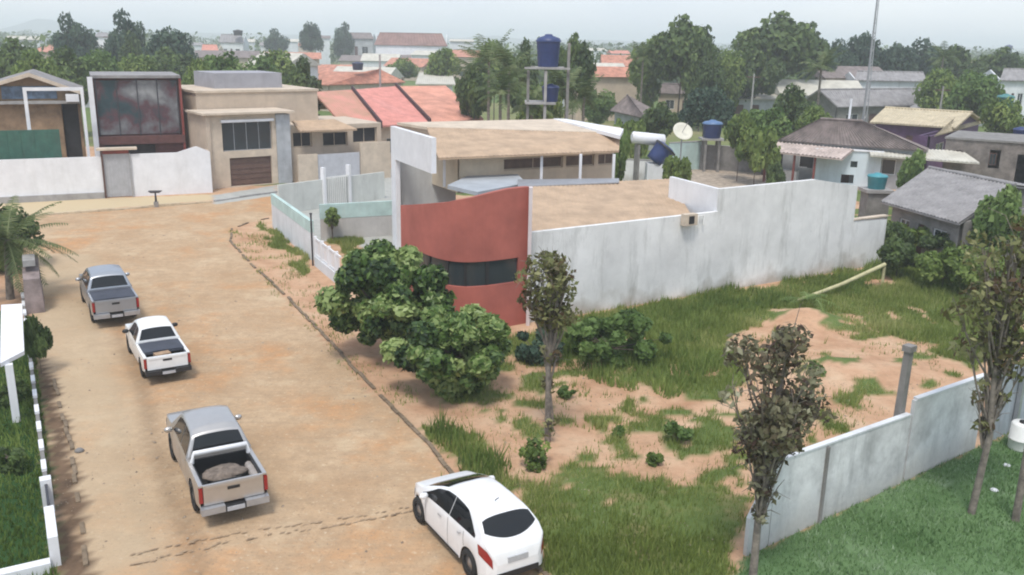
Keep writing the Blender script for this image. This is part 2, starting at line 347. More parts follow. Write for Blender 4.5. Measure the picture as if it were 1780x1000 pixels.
road_c = mixc(ramp(noi(.6, 6, .6, ((1, 1, 1), .3)), [(.56, (0, 0, 0)), (.7, (.5, .5, .5))]), road_c, (.58, .46, .31))
road_c = mixc(attr_('rut'), road_c, (.19, .135, .085))
road_c = mixc(attr_('leftband'), road_c, (.47, .37, .25))
sand_c = ramp(noi(.5), [(.3, (.36, .20, .115)), (.5, (.50, .315, .20)), (.7, (.56, .40, .27))])
sand_c = mixc(ramp(noi(3, 10, .8), [(.5, (0, 0, 0)), (.7, (.5, .5, .5))]), sand_c, (.20, .15, .09))
gr_c = ramp(noi(.8), [(.3, (.075, .115, .030)), (.5, (.12, .165, .05)), (.7, (.27, .22, .11))])
far_c = ramp(noi(.012, 8), [(.35, (.07, .12, .035)), (.5, (.13, .18, .055)), (.65, (.30, .24, .14))])
lawn_c = ramp(noi(.45), [(.3, (.06, .12, .04)), (.55, (.12, .20, .085)), (.75, (.28, .35, .24))])
left_shade_c = ramp(noi(.7), [(.35, (.02, .055, .018)), (.65, (.045, .095, .028))])  # dark green of the left garden, hedge shade put into the colour
c_ = mixc(attr_('road'), sand_c, road_c); c_ = mixc(attr_('strip'), c_, ramp(noi(1.5), [(.35, (.09, .062, .042)), (.65, (.19, .125, .08))])); c_ = mixc(attr_('tanp'), c_, (.52, .42, .27))
c_ = mixc(attr_('grassy'), c_, gr_c); c_ = mixc(attr_('farr'), c_, far_c); c_ = mixc(attr_('lawn'), c_, lawn_c); c_ = mixc(attr_('leftl'), c_, left_shade_c)
c_ = mixc(attr_('pale'), c_, ramp(noi(1.2), [(.3, (.33, .34, .32)), (.7, (.45, .45, .42))]))
l(c_, b.inputs['Base Color']); b.inputs['Roughness'].default_value = .95; b.inputs['Specular IOR Level'].default_value = .15
bp = n('ShaderNodeBump'); bp.inputs['Strength'].default_value = .6; bp.inputs['Distance'].default_value = .06; l(noi(5, 10, .75), bp.inputs['Height']); l(bp.outputs[0], b.inputs['Normal'])
gnd = mesh_np('ground', np.stack([x, y, z], -1), Fq, gm, smooth=True); tag(gnd, kind='structure')
lb = np.clip((1-np.abs(s_+wob*.6-1.9)/2.0)*2.2, 0, 1)*m_road*(y < 45)*.62*(.5+.8*smooth_noise(x, y, 2.2, 44))
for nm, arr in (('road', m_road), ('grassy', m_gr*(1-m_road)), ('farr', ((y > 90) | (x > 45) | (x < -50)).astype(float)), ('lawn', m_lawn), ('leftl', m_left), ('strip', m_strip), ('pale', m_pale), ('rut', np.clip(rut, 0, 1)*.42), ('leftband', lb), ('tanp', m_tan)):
    a = gnd.data.attributes.new(nm, 'FLOAT', 'POINT'); a.data.foreach_set('value', np.asarray(arr, np.float32))

# ------------------------------------------------------------------ grass as blades
def blades(name, polys, dens, hgt, wid, m, label, seed, lean=.5, clump=2.0, jit=.75, patch=None, tshift=0.0):
    r = np.random.default_rng(seed); Vs = []; Ts = []
    for P in polys:
        P = np.array(P); lo = P.min(0)-.5; hi = P.max(0)+.5; lo = np.maximum(lo, (-26, 12)); hi = np.minimum(hi, (30, 60))
        if (hi <= lo).any(): continue
        cnt = int((hi-lo).prod()*dens); px = r.uniform(lo[0], hi[0], cnt); py = r.uniform(lo[1], hi[1], cnt)
        jx = (smooth_noise(px, py, 1.3, 5)-.5)*jit*4; jy = (smooth_noise(px, py, 1.3, 6)-.5)*jit*4
        k = (grassy_at(px, py) & ~inpoly(px, py, ROAD)) if name == 'wild_grass' else inpoly(px+jx, py+jy, P) & (smooth_noise(px, py, clump, seed) > (patch or .2)); a_, b_ = proj(np.stack([px, py, px*0], -1)); k &= (a_ > -60) & (a_ < 1840) & (b_ < 1060)
        px, py = px[k], py[k]; c = len(px); dd = np.hypot(px, py)
        hh = hgt*r.uniform(.35, 1.2, c)*(.45+1.3*smooth_noise(px, py, 1.1, seed+2)); ww = wid*r.uniform(.7, 1.4, c)*(1+dd/50)
        an = r.uniform(0, 2*np.pi, c); la = r.uniform(0, 2*np.pi, c); lm = hh*lean*r.uniform(.2, 1.2, c)
        base = np.stack([px, py, np.zeros(c)-.04], -1); sd_ = np.stack([np.cos(an)*ww, np.sin(an)*ww, np.zeros(c)], -1)
        tip = base+np.stack([np.cos(la)*lm, np.sin(la)*lm, hh+.04], -1)
        Vs.append(np.stack([base-sd_, base+sd_, tip], 1).reshape(-1, 3)); Ts.append(np.clip(smooth_noise(px, py, 2.5, seed+9)*.9+r.normal(0, .13, c)+tshift, 0, 1))
    V = np.concatenate(Vs); T = np.concatenate(Ts); o = mesh_np(name, V, np.arange(len(V)).reshape(-1, 3), m, tint=T)
    return tag(o, label, 'grass', kind='stuff')
GRA = [GP([(740, 1010), (740, 730), (800, 640), (915, 560), (1540, 450), (1780, 460), (1790, 640), (1300, 880), (1290, 1000)]), GRASS[3], GRASS[4], GP([(1280, 960), (1300, 1250), (1080, 1250), (960, 1000)])]
blades('wild_grass', GRA, 330, .24, .014, FOL['grass'], 'tall rough green grass growing over the vacant lot and verges', 11)
WB = [GP([(925, 600), (1000, 560), (1100, 545), (1260, 512), (1535, 463), (1700, 475), (1780, 480), (1780, 520), (1560, 500), (1400, 520), (1240, 560), (1190, 690), (1080, 670), (960, 640)]), GP([(745, 745), (800, 735), (880, 780), (940, 830), (880, 850), (800, 840)])]
blades('tall_weeds', WB, 170, .38, .018, FOL['mid'], 'tall lush weeds along the base of the long white wall', 15, lean=.45, patch=.42, clump=1.4, tshift=.1)
blades('weeds', [GP([(760, 760), (915, 590), (1250, 530), (1500, 500), (1690, 640), (1300, 850), (1290, 960), (960, 1000)]), GP([(400, 398), (470, 410), (740, 700), (800, 850), (780, 850), (560, 600), (398, 425)])], 60, .15, .012, FOL['grass'], 'sparse weeds dotted over the bare orange sand', 12, patch=.55, clump=.8, jit=.2)
blades('lawn_grass', LAWN, 330, .10, .016, FOL['lawn'], 'short bluish green lawn in front of the grey garden wall', 13, lean=.8, patch=.08, jit=.03)
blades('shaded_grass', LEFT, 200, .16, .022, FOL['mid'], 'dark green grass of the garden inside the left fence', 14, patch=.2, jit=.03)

# loose stones on the street and in the lot
rs_ = np.random.default_rng(55); cx_ = rs_.uniform(-22, 16, 26000); cy_ = rs_.uniform(14, 52, 26000); pa_, pb_ = proj(np.stack([cx_, cy_, cx_*0], -1))
kk = (pa_ > -20) & (pa_ < 1800) & (pb_ < 1030) & (smooth_noise(cx_, cy_, 1.6, 61) > .52) & ~inpoly(cx_, cy_, LAWN[0]) & ~inpoly(cx_, cy_, LEFT[0]) & (inpoly(cx_, cy_, ROAD) | inpoly(cx_, cy_, LOT)) ; cx_, cy_ = cx_[kk], cy_[kk]; c_n = len(cx_)
so = np.array([(1, 0, 0), (0, 1, 0), (-1, 0, 0), (0, -1, 0), (0, 0, .7)]); ssz = rs_.uniform(.012, .03, c_n)*(1+(rs_.random(c_n) > .96)*1.3); ra = rs_.uniform(0, 6.28, c_n); ca, sa = np.cos(ra), np.sin(ra)
zz_ = np.zeros(c_n)+.0; gi = np.clip(np.searchsorted(gx, cx_), 1, nx_-1); gj = np.clip(np.searchsorted(gy, cy_), 1, ny_-1); zz_ = z.reshape(nx_, ny_)[gi, gj]
SV = np.stack([cx_[:, None]+(so[None, :, 0]*ca[:, None]-so[None, :, 1]*sa[:, None]*.7)*ssz[:, None], cy_[:, None]+(so[None, :, 0]*sa[:, None]+so[None, :, 1]*ca[:, None]*.7)*ssz[:, None], zz_[:, None]-.004+so[None, :, 2]*ssz[:, None]], -1).reshape(-1, 3)
SF = (np.array([(0, 1, 4), (1, 2, 4), (2, 3, 4), (3, 0, 4)])[None]+5*np.arange(c_n)[:, None, None]).reshape(-1, 3)
tag(mesh_np('gravel', SV, SF, mat('gravel_stone', (.27, .20, .14), .95, .35, 2.0, col2=(.46, .38, .29))), 'loose small stones strewn over the sandy street and lot', 'gravel', kind='stuff')

# ------------------------------------------------------------------ kerbs and track prints
def ribbon(name, pts, wdt, hgt, m, seed=0, seg=.6, gap=.0):
    r = random.Random(seed); mb = MB(); pts = [np.array(p[:2]) for p in pts]
    for a, c in zip(pts[:-1], pts[1:]):
        L = np.linalg.norm(c-a); k = max(1, int(L/seg)); d = (c-a)/L; q = np.array([-d[1], d[0]])
        for i in range(k):
            if r.random() < gap: continue
            s0 = a+d*(L*i/k+.01); s1 = a+d*(L*(i+1)/k-.01); o = q*r.uniform(-.03, .03); h = hgt*r.uniform(.6, 1.15)
            P = [s0-q*wdt/2+o, s1-q*wdt/2+o, s1+q*wdt/2+o, s0+q*wdt/2+o]
            mb.hexa([(*p, -.05) for p in P]+[(*p, h+r.uniform(0, .02)) for p in P])
    return tag(mb.build(name, m), kind='structure')
mk = mat('kerb_stone', (.20, .15, .10), .95, .3, 3, .4)
mkp = mat('pale_kerb', (.52, .43, .30), .95, .2, 2, .3)
ribbon('kerb', GP([(480, 378), (440, 385), (404, 398), (400, 420), (432, 455), (500, 518), (560, 580), (640, 668), (742, 770), (830, 880), (965, 1020)]), .11, .06, mk, 1, .5, .22)
ribbon('kerb', GP([(92, 660), (122, 770), (148, 950), (152, 985)]), .10, .05, mk, 2, .5, .3)
ribbon('kerb', GP([(48, 377), (200, 366), (368, 352)]), .22, .13, mkp, 3, .9)
ribbon('kerb', GP([(372, 351), (482, 335)]), .2, .12, M['concrete'], 4, .9)
mb = MB(); r = random.Random(5); a0, a1 = G(225, 985), G(930, 842)
for rw, off in enumerate((0, .42)):
    L = np.linalg.norm(a1-a0); d = (a1-a0)/L; q = np.array([-d[1], d[0], 0]); k = int(L/.15)
    for i in range(k):
        if r.random() < (.25 if rw else .12): continue
        c = a0+d*(L*(i+.5)/k+r.uniform(-.04, .04))+q*(off*(1-i/k*.8)+math.sin(i*.13)*.12+r.uniform(-.05, .05)); s = r.uniform(.04, .08); w2 = r.uniform(.02, .035); dx = d*s; dy = q*w2+d*.03
        P = [c-dx-dy, c+dx-dy, c+dx+dy, c-dx+dy]; zz = .03+.012*math.sin(i*1.7)
        mb.quads([(p[0], p[1], zz) for p in P], [(0, 1, 2, 3)])
tag(mb.build('tyre_prints', mat('dark_print', (.33, .235, .15), .95, .2, 4)), 'line of dark tractor tyre prints across the sandy street', 'tyre tracks', kind='stuff')  # flat dashes in a darker tan than the street

# ------------------------------------------------------------------ building blocks
def wall_run(name, label, cat, p0, p1, prof, th, m, group=None, cap=None, capm=None, extra=None):
    """free-standing wall from p0 to p1; prof [(u0,u1,zA,zB)] heights at both ends of every stretch"""
    f = Frame(p0, p1); t = thing(name, label, cat, f.o, f.rz, group)
    mb = MB()
    for u0, u1, za, zb in prof: mb.hexa([(u0, 0, -.1), (u1, 0, -.1), (u1, th, -.1), (u0, th, -.1), (u0, 0, za), (u1, 0, zb), (u1, th, zb), (u0, th, za)])
    mb.build('wall', m, t)
    if cap:
        mc = MB()
        for u0, u1, za, zb in prof:
            mc.hexa([(u0, -cap, za+.003), (u1, -cap, zb+.003), (u1, th+cap, zb+.003), (u0, th+cap, za+.003), (u0, -cap, za+.07), (u1, -cap, zb+.07), (u1, th+cap, zb+.07), (u0, th+cap, za+.07)])
        mc.build('coping', capm or m, t)
    return t, f
def corr(mb, P00, P10, P11, P01, per=.25, amp=.02, th=.08, nv=None, mi=0):
    """tiled or corrugated roof plane: P00-P10 eave, P01-P11 ridge; rolls run from eave to ridge"""
    P00, P10, P11, P01 = [np.array(p, float) for p in (P00, P10, P11, P01)]
    L = max(np.linalg.norm(P10-P00), np.linalg.norm(P11-P01)); k = max(2, int(L/per)); k = min(k, 60); nu = k*4
    D = np.linalg.norm(P01-P00); nv = nv or max(2, int(D/.9))
    nn = np.cross(P10-P00, P01-P00); nn /= np.linalg.norm(nn)
    if nn[2] < 0: nn = -nn
    u = np.linspace(0, 1, nu+1)[:, None, None]; v = np.linspace(0, 1, nv+1)[None, :, None]
    S = (P00*(1-u)+P10*u)*(1-v)+(P01*(1-u)+P11*u)*v + nn*(np.cos(u*k*2*np.pi)*amp)
    S = S + nn*RNG.normal(0, amp*.12, (nu+1, nv+1, 1))
    ids = np.arange((nu+1)*(nv+1)).reshape(nu+1, nv+1)
    Fc = np.stack([ids[:-1, :-1], ids[1:, :-1], ids[1:, 1:], ids[:-1, 1:]], -1).reshape(-1, 4)
    mb.quads(S.reshape(-1, 3), Fc.tolist(), mi, True)
    mb.slab([P00-nn*amp*1.2, P10-nn*amp*1.2, P11-nn*amp*1.2, P01-nn*amp*1.2], th, mi)
    return mb
def window(parent, f, u0, u1, z0, z1, y=0.0, frame=None, gl=None, bars=1, d=.05, name='window', glname='pane'):
    """window on the plane y of a facade, outside towards -y"""
    fr = MB(); w_ = .05
    for a, b_, c, e_ in ((u0, u1, z0, z0+w_), (u0, u1, z1-w_, z1), (u0, u0+w_, z0+w_, z1-w_), (u1-w_, u1, z0+w_, z1-w_)): fr.box(a, b_, y-d, y-.004, c, e_)
    for i in range(1, bars+1):
        um = u0+(u1-u0)*i/(bars+1); fr.box(um-.02, um+.02, y-d*.8, y-.004, z0+w_, z1-w_)
    o = fr.build(name, frame or M['clean_white'], parent)
    MB().box(u0+.03, u1-.03, y-.02, y-.006, z0+.03, z1-.03).build(glname, gl or M['window'], o); return o
def box_open(mb, x0, x1, y0, y1, z0, z1, op, th=.2, mi=0):
    """front wall on plane y0 with openings op [(u0,u1,za,zb)] cut out, side and back walls"""
    us = sorted({x0, x1, *[q[0] for q in op], *[q[1] for q in op]}); zs = sorted({z0, z1, *[q[2] for q in op], *[q[3] for q in op]})
    for a, b_ in zip(us[:-1], us[1:]):
        for c, d in zip(zs[:-1], zs[1:]):
            um, zm = (a+b_)/2, (c+d)/2
            if any(q[0] < um < q[1] and q[2] < zm < q[3] for q in op): continue
            mb.quads([(a, y0, c), (b_, y0, c), (b_, y0, d), (a, y0, d), (a, y0+th, c), (b_, y0+th, c), (b_, y0+th, d), (a, y0+th, d)], [(0, 1, 2, 3), (7, 6, 5, 4)], mi)
    for q in op:   # reveals
        a, b_, c, d = q; mb.quads([(a, y0, c), (b_, y0, c), (b_, y0+th, c), (a, y0+th, c), (a, y0, d), (b_, y0, d), (b_, y0+th, d), (a, y0+th, d)], [(0, 1, 2, 3), (4, 7, 6, 5), (0, 3, 7, 4), (1, 5, 6, 2)], mi)
    mb.box(x0, x0+th, y0+th, y1, z0, z1, mi); mb.box(x1-th, x1, y0+th, y1, z0, z1, mi); mb.box(x0+th, x1-th, y1-th, y1, z0, z1, mi)
    mb.quads([(x0, y0, z1), (x1, y0, z1), (x1, y0+th, z1), (x0, y0+th, z1)], [(0, 1, 2, 3)], mi)
    return mb
def house(label, fl, fr, rl, rr, ze, zr, wallm, roofm, kind='gable', zb=0, per=.3, amp=.04, ops=None, inset=.45, name='house', group=None, back=True, cat='house', wl=None, dist=None):
    """house surveyed from its roof: front eave fl-fr at height ze, ridge rl-rr at height zr"""
    if dist: E0, E1, R0, R1 = at(*fl, dist), at(*fr, dist), at(*rl, dist+4), at(*rr, dist+4); ze = (E0[2]+E1[2])/2; zr = max(R0[2], ze+.6)
    else: E0, E1, R0, R1 = G(*fl, ze), G(*fr, ze), G(*rl, zr), G(*rr, zr)
    f = Frame(E0, E1); e1 = f.loc(E1); r0 = f.loc(R0); r1 = f.loc(R1)
    L = e1[0]; d = max(.8, (r0[1]+r1[1])/2); t = thing(name, label, cat, f.o, f.rz, group)
    if kind == 'gable': r0 = np.array([min(r0[0], L*.5) if abs(r0[0]) > 1.5 else r0[0], d, zr]); r1 = np.array([r1[0], d, zr])
    else: r0 = np.array([max(.3, r0[0]), d, zr]); r1 = np.array([max(r0[0]+.2, min(r1[0], L-.3)), d, zr])
    mb = MB()
    if kind == 'shed':
        d2 = d; corr(mb, (0, 0, ze), (L, 0, ze), (r1[0], d, zr), (r0[0], d, zr), per, amp)
    else:
        d2 = 2*d
        if kind == 'gable': b0, b1 = (2*r0[0], 2*d, ze), (2*r1[0]-L, 2*d, ze)
        else: b0, b1 = (0, 2*d, ze), (L, 2*d, ze)
        corr(mb, (0, 0, ze), (L, 0, ze), r1, r0, per, amp); corr(mb, b1, b0, r0, r1, per, amp)
        if kind == 'hip': corr(mb, b0, (0, 0, ze), r0, r0+np.array([0, .02, 0]), per, amp); corr(mb, (L, 0, ze), b1, r1, r1+np.array([0, .02, 0]), per, amp)
        mb.tube([r0+np.array([0, 0, .03]), r1+np.array([0, 0, .03])], .11, 6)
    mb.build('roof', roofm, t)
    zw = ze-.12; wb = MB(); i = inset
    y0, y1 = i, max(i+1, d2-i)
    ops_l = []
    for q in (ops if ops is not None else [(.12, .28, .35, .75), (.42, .52, 0, .75), (.65, .85, .35, .75)]):
        a = i+.1+(L-2*i-.2)*q[0]; b_ = i+.1+(L-2*i-.2)*q[1]; ops_l.append((a, b_, zb+(zw-zb)*q[2]+.02, zb+(zw-zb)*q[3]))
    box_open(wb, i, L-i, y0, y1, zb-.1, zw, ops_l)
    if kind == 'gable':
        for xx, rr_ in ((i, r0), (L-i-.2, r1)):
            wb.quads([(xx, y0, zw), (xx+.2, y0, zw), (xx+.2, y1, zw), (xx, y1, zw), (xx, d, zr-.15), (xx+.2, d, zr-.15)], [(0, 3, 4), (1, 5, 2), (0, 4, 5, 1), (3, 2, 5, 4)])
    wb.build('wall', wallm, t)
    for a, b_, c, e_ in ops_l:
        if c < zb+.15: MB().box(a+.02, b_-.02, y0+.08, y0+.13, c, e_-.02).build('door', M['dark_wood'], t)
        else: window(t, f, a+.01, b_-.01, c+.01, e_-.01, y=y0+.14, d=.08)
    return t, f

# ================================================================== the corner building (white, sand-tiled, brick red drum)
A = G(915, 562); B = G(1530, 460)
bt, f = wall_run('boundary_wall', 'long tall stained white wall running beside the vacant lot', 'wall', A, B,
    [(0, 10.0, 3.72, 3.76), (10.0, 16.2, 4.78, 4.82), (16.2, 19.3, 4.82, 4.3), (19.3, 21.9, 2.55, 2.4)], .22, M['old_white'])
MB().box(19.3, 21.92, -.04, .26, 2.56, 2.63).build('coping', M['beige2'], bt)
mbp = MB()
for (a, b_) in ((1172, 480), (1345, 470)):
    pass
# house itself
hs = thing('corner_building', 'white corner building with sand tiled roofs and brick red curved wall', 'building', A, 0)
ox, oy = A[0], A[1]
def HL(p): return (p[0]-ox, p[1]-oy, p[2])
def HG(px, py, z): return np.array(HL(G(px, py, z)))
arc = [HG(912, 446, 2.8), HG(844, 454.5, 2.8), HG(790, 454, 2.8), HG(745, 444, 2.8), HG(697, 420, 2.8)]
# smooth plan curve of the drum
ctrl = np.array([(-.05, -.05, 0)] + [a for a in arc[1:]]); tt = np.linspace(0, 1, 41); K = np.linspace(0, 1, len(ctrl))
cx = np.polyfit(K, ctrl[:, 0], 3); cy = np.polyfit(K, ctrl[:, 1], 3); ax = np.polyval(cx, tt); ay = np.polyval(cy, tt)
ax = ax-ax[0]*(1-tt); ay = ay-ay[0]*(1-tt)
ztop = []
for a_x, a_y in zip(ax, ay):
    lo, hi = 3.0, 7.0
    for _ in range(30):
        m_ = (lo+hi)/2; qx, qy = proj([[a_x+ox, a_y+oy, m_]]); want = np.interp(qx[0], [690, 700, 739, 772, 820, 856, 885, 915], [357, 357, 354.5, 352, 344, 335, 328.5, 325])
        if qy[0] > want: lo = m_
        else: hi = m_
    ztop.append(lo)
mb = MB(); wmb = MB()
nrm = np.stack([-(np.gradient(ay)), np.gradient(ax)], -1); nrm /= np.linalg.norm(nrm, axis=1)[:, None]   # points to the inside or outside
cen = np.array([1.0, 6.0]); sgn = np.sign(((cen-np.stack([ax, ay], -1))*nrm).sum(1)); nrm *= sgn[:, None]
def drum(mb, i0, i1, za, zb_fn, off=0.0, th=.22):
    V = []; Fc = []
    for k, i in enumerate(range(i0, i1+1)):
        o = np.array([ax[i], ay[i]])+nrm[i]*off; q = np.array([ax[i], ay[i]])+nrm[i]*(off+th); zb = zb_fn(i)
        V += [(*o, za), (*o, zb), (*q, zb), (*q, za)]
    m_ = i1-i0
    for k in range(m_):
        a = 4*k; b_ = a+4; Fc += [(a, a+1, b_+1, b_), (a+1, a+2, b_+2, b_+1), (a+2, a+3, b_+3, b_+2), (a+3, a, b_, b_+3)]
    Fc += [(0, 3, 2, 1), (4*m_, 4*m_+1, 4*m_+2, 4*m_+3)]; mb.quads(V, Fc, 0, False)
drum(mb, 0, 40, 2.78, lambda i: ztop[i]); drum(mb, 0, 40, -.1, lambda i: 1.80); drum(mb, 0, 2, 1.80, lambda i: 2.78); drum(mb, 36, 40, 1.80, lambda i: 2.78)
mb.build('curved_wall', M['red_wall'], hs, 'brick red curved wall with slanting top edge')
drum(wmb, 2, 36, 1.80, lambda i: 2.78, off=.10, th=.04); wn = wmb.build('strip_window', M['window'], hs)
for i in (9, 16, 23, 30): mb = MB(); drum(mb, i, i+1, 1.81, lambda q: 2.77, off=.06, th=.05); mb.build('mullion', M['blackp'], wn)
MB().box(-.02, .12, -.35, -.02, -.1, 5.56).build('end_pier', mat('pink_white_pier', (.62, .55, .55), .8, .08, 1), hs)
# upper wall of the drum behind: body of ground floor
E0 = HG(917, 406, 3.62); E1 = HG(1195, 379, 3.62); T0 = HG(915, 322, 4.25); T1 = HG(1163, 311, 4.25)
Lw = f.x[:2]
E0 = np.array([.15*Lw[0]-.25*Lw[1]*0, .15*Lw[1]+.3, 3.55]); E1 = np.array([8.6*Lw[0], 8.6*Lw[1]+.3, 3.55])
mb = MB(); corr(mb, E0, E1, T1, T0, .24, .017); mb.build('lower_roof', M['sand_tile'], hs)
P = [(-4.9, 2.4), (.1, .4), (.1, 9.0), (-4.9, 11.5)]
MB().prism(P, -.1, 2.75).build('ground_floor', M['conc_dark'], hs)
# low grey canopy behind the drum top
c4 = [HG(778, 322, 4.2), HG(830, 334, 4.2), HG(915, 318, 4.2), HG(900, 303, 4.2), HG(812, 306, 4.2)]
MB().slab(c4, .18).build('canopy', mat('grey_blue_slab', (.36, .39, .42), .8, .1, 1), hs)
MB().slab([HG(900, 324, 4.26), HG(1076, 317, 4.28), HG(1076, 310, 4.28), HG(900, 312, 4.26)], .05).build('gutter', M['steel'], hs)
# upper storey
uL = HG(762, 275, 5.35); uR = HG(1076, 262, 5.35); mL = HG(700, 214, 6.35); mR = HG(962, 207, 6.35); bR = HG(1082, 226, 5.9)
mb = MB(); corr(mb, uL, uR, HG(1078, 232, 6.0), HG(742, 222, 6.2), .24, .017); mb.build('upper_roof', M['sand_tile'], hs)
mb = MB(); a_, b2, c_, d_ = HG(742, 222, 6.2), HG(1078, 232, 6.0), mR, HG(690, 213, 6.35)
mb.slab([a_+(0, 0, .03), b2+(0, 0, .03), HG(1080, 222, 6.2), c_, d_], .15); mb.build('roof_cap', M['beige2'], hs)
mb = MB(); mb.slab([HG(962, 206, 6.4), HG(985, 207, 6.4), HG(1084, 224, 6.2), HG(1078, 236, 6.1)], .2); mb.build('roof_flashing', M['clean_white'], hs)
# recessed upper wall with windows
uf = Frame(uL+np.array([1.0, 1.9, 0]), uR+np.array([-.1, 1.9, 0])); 
up = MB(); wpx = [(878, 990), (1008, 1040), (1050, 1068)]
ufw = Frame(uf.o+np.array([ox, oy, 0]), uf.o+uf.x*uf.len+np.array([ox, oy, 0]))
ops = []
for (a, b_) in ((876, 978), (984, 1032), (1040, 1066)):
    u0, zt_ = ufw.on(a, 276); u1, zb_ = ufw.on(b_, 300); ops.append((u0, u1, 4.35, 4.98))
box_open(up, -.1, uf.len, 0, 5.0, 3.3, 5.45, ops, .18)
uo = bpy.data.objects.new('upper_floor', None)
uw = up.build('upper_wall', mat('cream_render', (.60, .52, .40), .9, .1, 1, .1, streak=.3, streak_col=(.35, .3, .24)), hs); uw.location = uf.o; uw.rotation_euler = (0, 0, uf.rz)
for q in ops:
    wn = window(uw, ufw, q[0]+.01, q[1]-.01, q[2]+.01, q[3]-.01, y=.15, frame=M['beige2'], gl=mat('brown_shutter', (.12, .08, .06), .5, .3, 2))
for px in (942, 1068, 772, 1010):
    p = HG(px, 268, 5.3); p = p+np.array([0, .12, 0]); MB().box(p[0]-.07, p[0]+.07, p[1]-.07, p[1]+.07, 3.6, 5.28).build('column', M['clean_white'], hs)
# white frame and fascia on the street side
fp = G(690, 425); ff = Frame(G(757, 240, 6.46), fp)    # from near end to far end
fr_ = MB(); q0 = np.array(HL(ff.o)); q1 = np.array(HL(fp))
fo = thing_loc = None
mb = MB(); L = ff.len
mb.box(-.1, L+.0, 0, .25, 4.78, 6.48); mb.box(L-.75, L+.0, 0, .25, -.1, 4.78)
o = mb.build('street_frame', M['clean_white'], hs); o.location = (q0[0], q0[1], 0); o.rotation_euler = (0, 0, ff.rz)
mb = MB(); mb.box(L-.25, L-.02, -3.4, -.004, 0, 4.9); o = mb.build('recessed_wall', mat('pale_grey_render', (.52, .54, .54), .9, .06, 1, .1, streak=.3), hs); o.location = (q0[0], q0[1], 0); o.rotation_euler = (0, 0, ff.rz)
p = HG(730, 358, 3.0); MB().tube([(p[0], p[1]+5.2, 0), (p[0], p[1]+5.2, 5.0)], .09, 10).build('column', M['clean_white'], hs)
q_ = G(731, 300, 4.8); q_ = HL(q_)
# body filling behind

# rear white parapet and small fittings on the wall
p0 = HG(1166, 318, 4.6); w10 = np.array([10.0*Lw[0], 10.0*Lw[1]+.1, 0])
mb = MB(); P = np.array([p0[0], p0[1]]); Q = w10[:2]; dd = (Q-P)/np.linalg.norm(Q-P); nn = np.array([-dd[1], dd[0]])*.1
mb.hexa([(*(P-nn), 2.5), (*(Q-nn), 2.5), (*(Q+nn), 2.5), (*(P+nn), 2.5), (*(P-nn), 4.9), (*(Q-nn), 4.78), (*(Q+nn), 4.78), (*(P+nn), 4.9)])
mb.build('parapet', M['clean_white'], hs)
cd_ = thing('condenser_unit', 'small weathered air conditioning unit hung over the white wall top', 'air conditioner', f.w(8.15, -.02, 3.35), f.rz)
MB().box(-.35, .35, -.32, -.02, 0, .5).build('casing', M['beige2'], cd_); MB().box(-.15, .15, -.34, -.325, .08, .42).build('fan_grille', M['blackp'], cd_)
MB().tube([(.6, -.1, -.2), (.6, -.1, .35), (.9, -.1, .35), (.9, -.1, -.1)], .03, 6).build('pipe', M['pvc'], cd_)
# yard behind the building wall: bare rubble and grey wall
tag(MB().slab([G(1130, 278, .09), G(1345, 292, .09), G(1420, 330, .09), G(1150, 352, .09)], .06).build('rubble_yard', mat('rubble', (.40, .33, .26), .95, .3, 2.5, .6)), kind='structure')

# ================================================================== street walls of the corner plots
tw, tf = wall_run('street_wall', 'white low wall with teal painted top at the street corner', 'wall', G(474, 396), G(547, 458), [(0, 8.9, 2.02, 2.0)], .18, M['white_wall'])
MB().box(-.02, 8.92, -.015, .195, 1.45, 2.05).build('painted_band', M['teal_paint'], tw)
pw, pf = wall_run('partition_wall', 'garden partition wall with wide teal band behind the little green tree', 'wall', G(553, 424)+np.array([0, .9, 0]), G(662, 411), [(0, 5.0, 1.95, 2.0)], .18, mat('pale_pinkish_render', (.50, .48, .46), .9, .08, 1, .1, streak=.3))
MB().box(-.02, 5.02, -.015, .195, 1.2, 2.02).build('painted_band', M['teal_paint'], pw)
fw_, ff_ = wall_run('rear_yard_wall', 'pale low wall closing the concrete yard along the cross street', 'wall', G(484, 322, 1.9), G(668, 299, 1.9), [(0, 1, 0, 0)], .15, M['white_wall'])
for c in list(fw_.children): bpy.data.objects.remove(c)
MB().box(0, ff_.len, 0, .15, -.1, 1.9).build('wall', mat('greenish_white_render', (.56, .58, .55), .9, .08, 1, .1, streak=.4), fw_)
gt = thing('yard_gate', 'white gateway with two tall posts in the pale yard wall', 'gate', ff_.w(ff_.on(562, 320)[0], -.1), ff_.rz)
gw = ff_.on(606, 320)[0]-ff_.on(562, 320)[0]
for xx in (0, gw): MB().box(xx-.09, xx+.09, -.09, .25, 0, 2.7).build('post', M['clean_white'], gt)
mb = MB(); [mb.box(.12+q*.16, .17+q*.16, -.05, .0, .05, 2.0) for q in range(int((gw-.3)/.16))]; mb.box(.12, gw-.12, -.045, -.005, 1.95, 2.05); mb.build('gate_leaf', M['pvc'], gt)
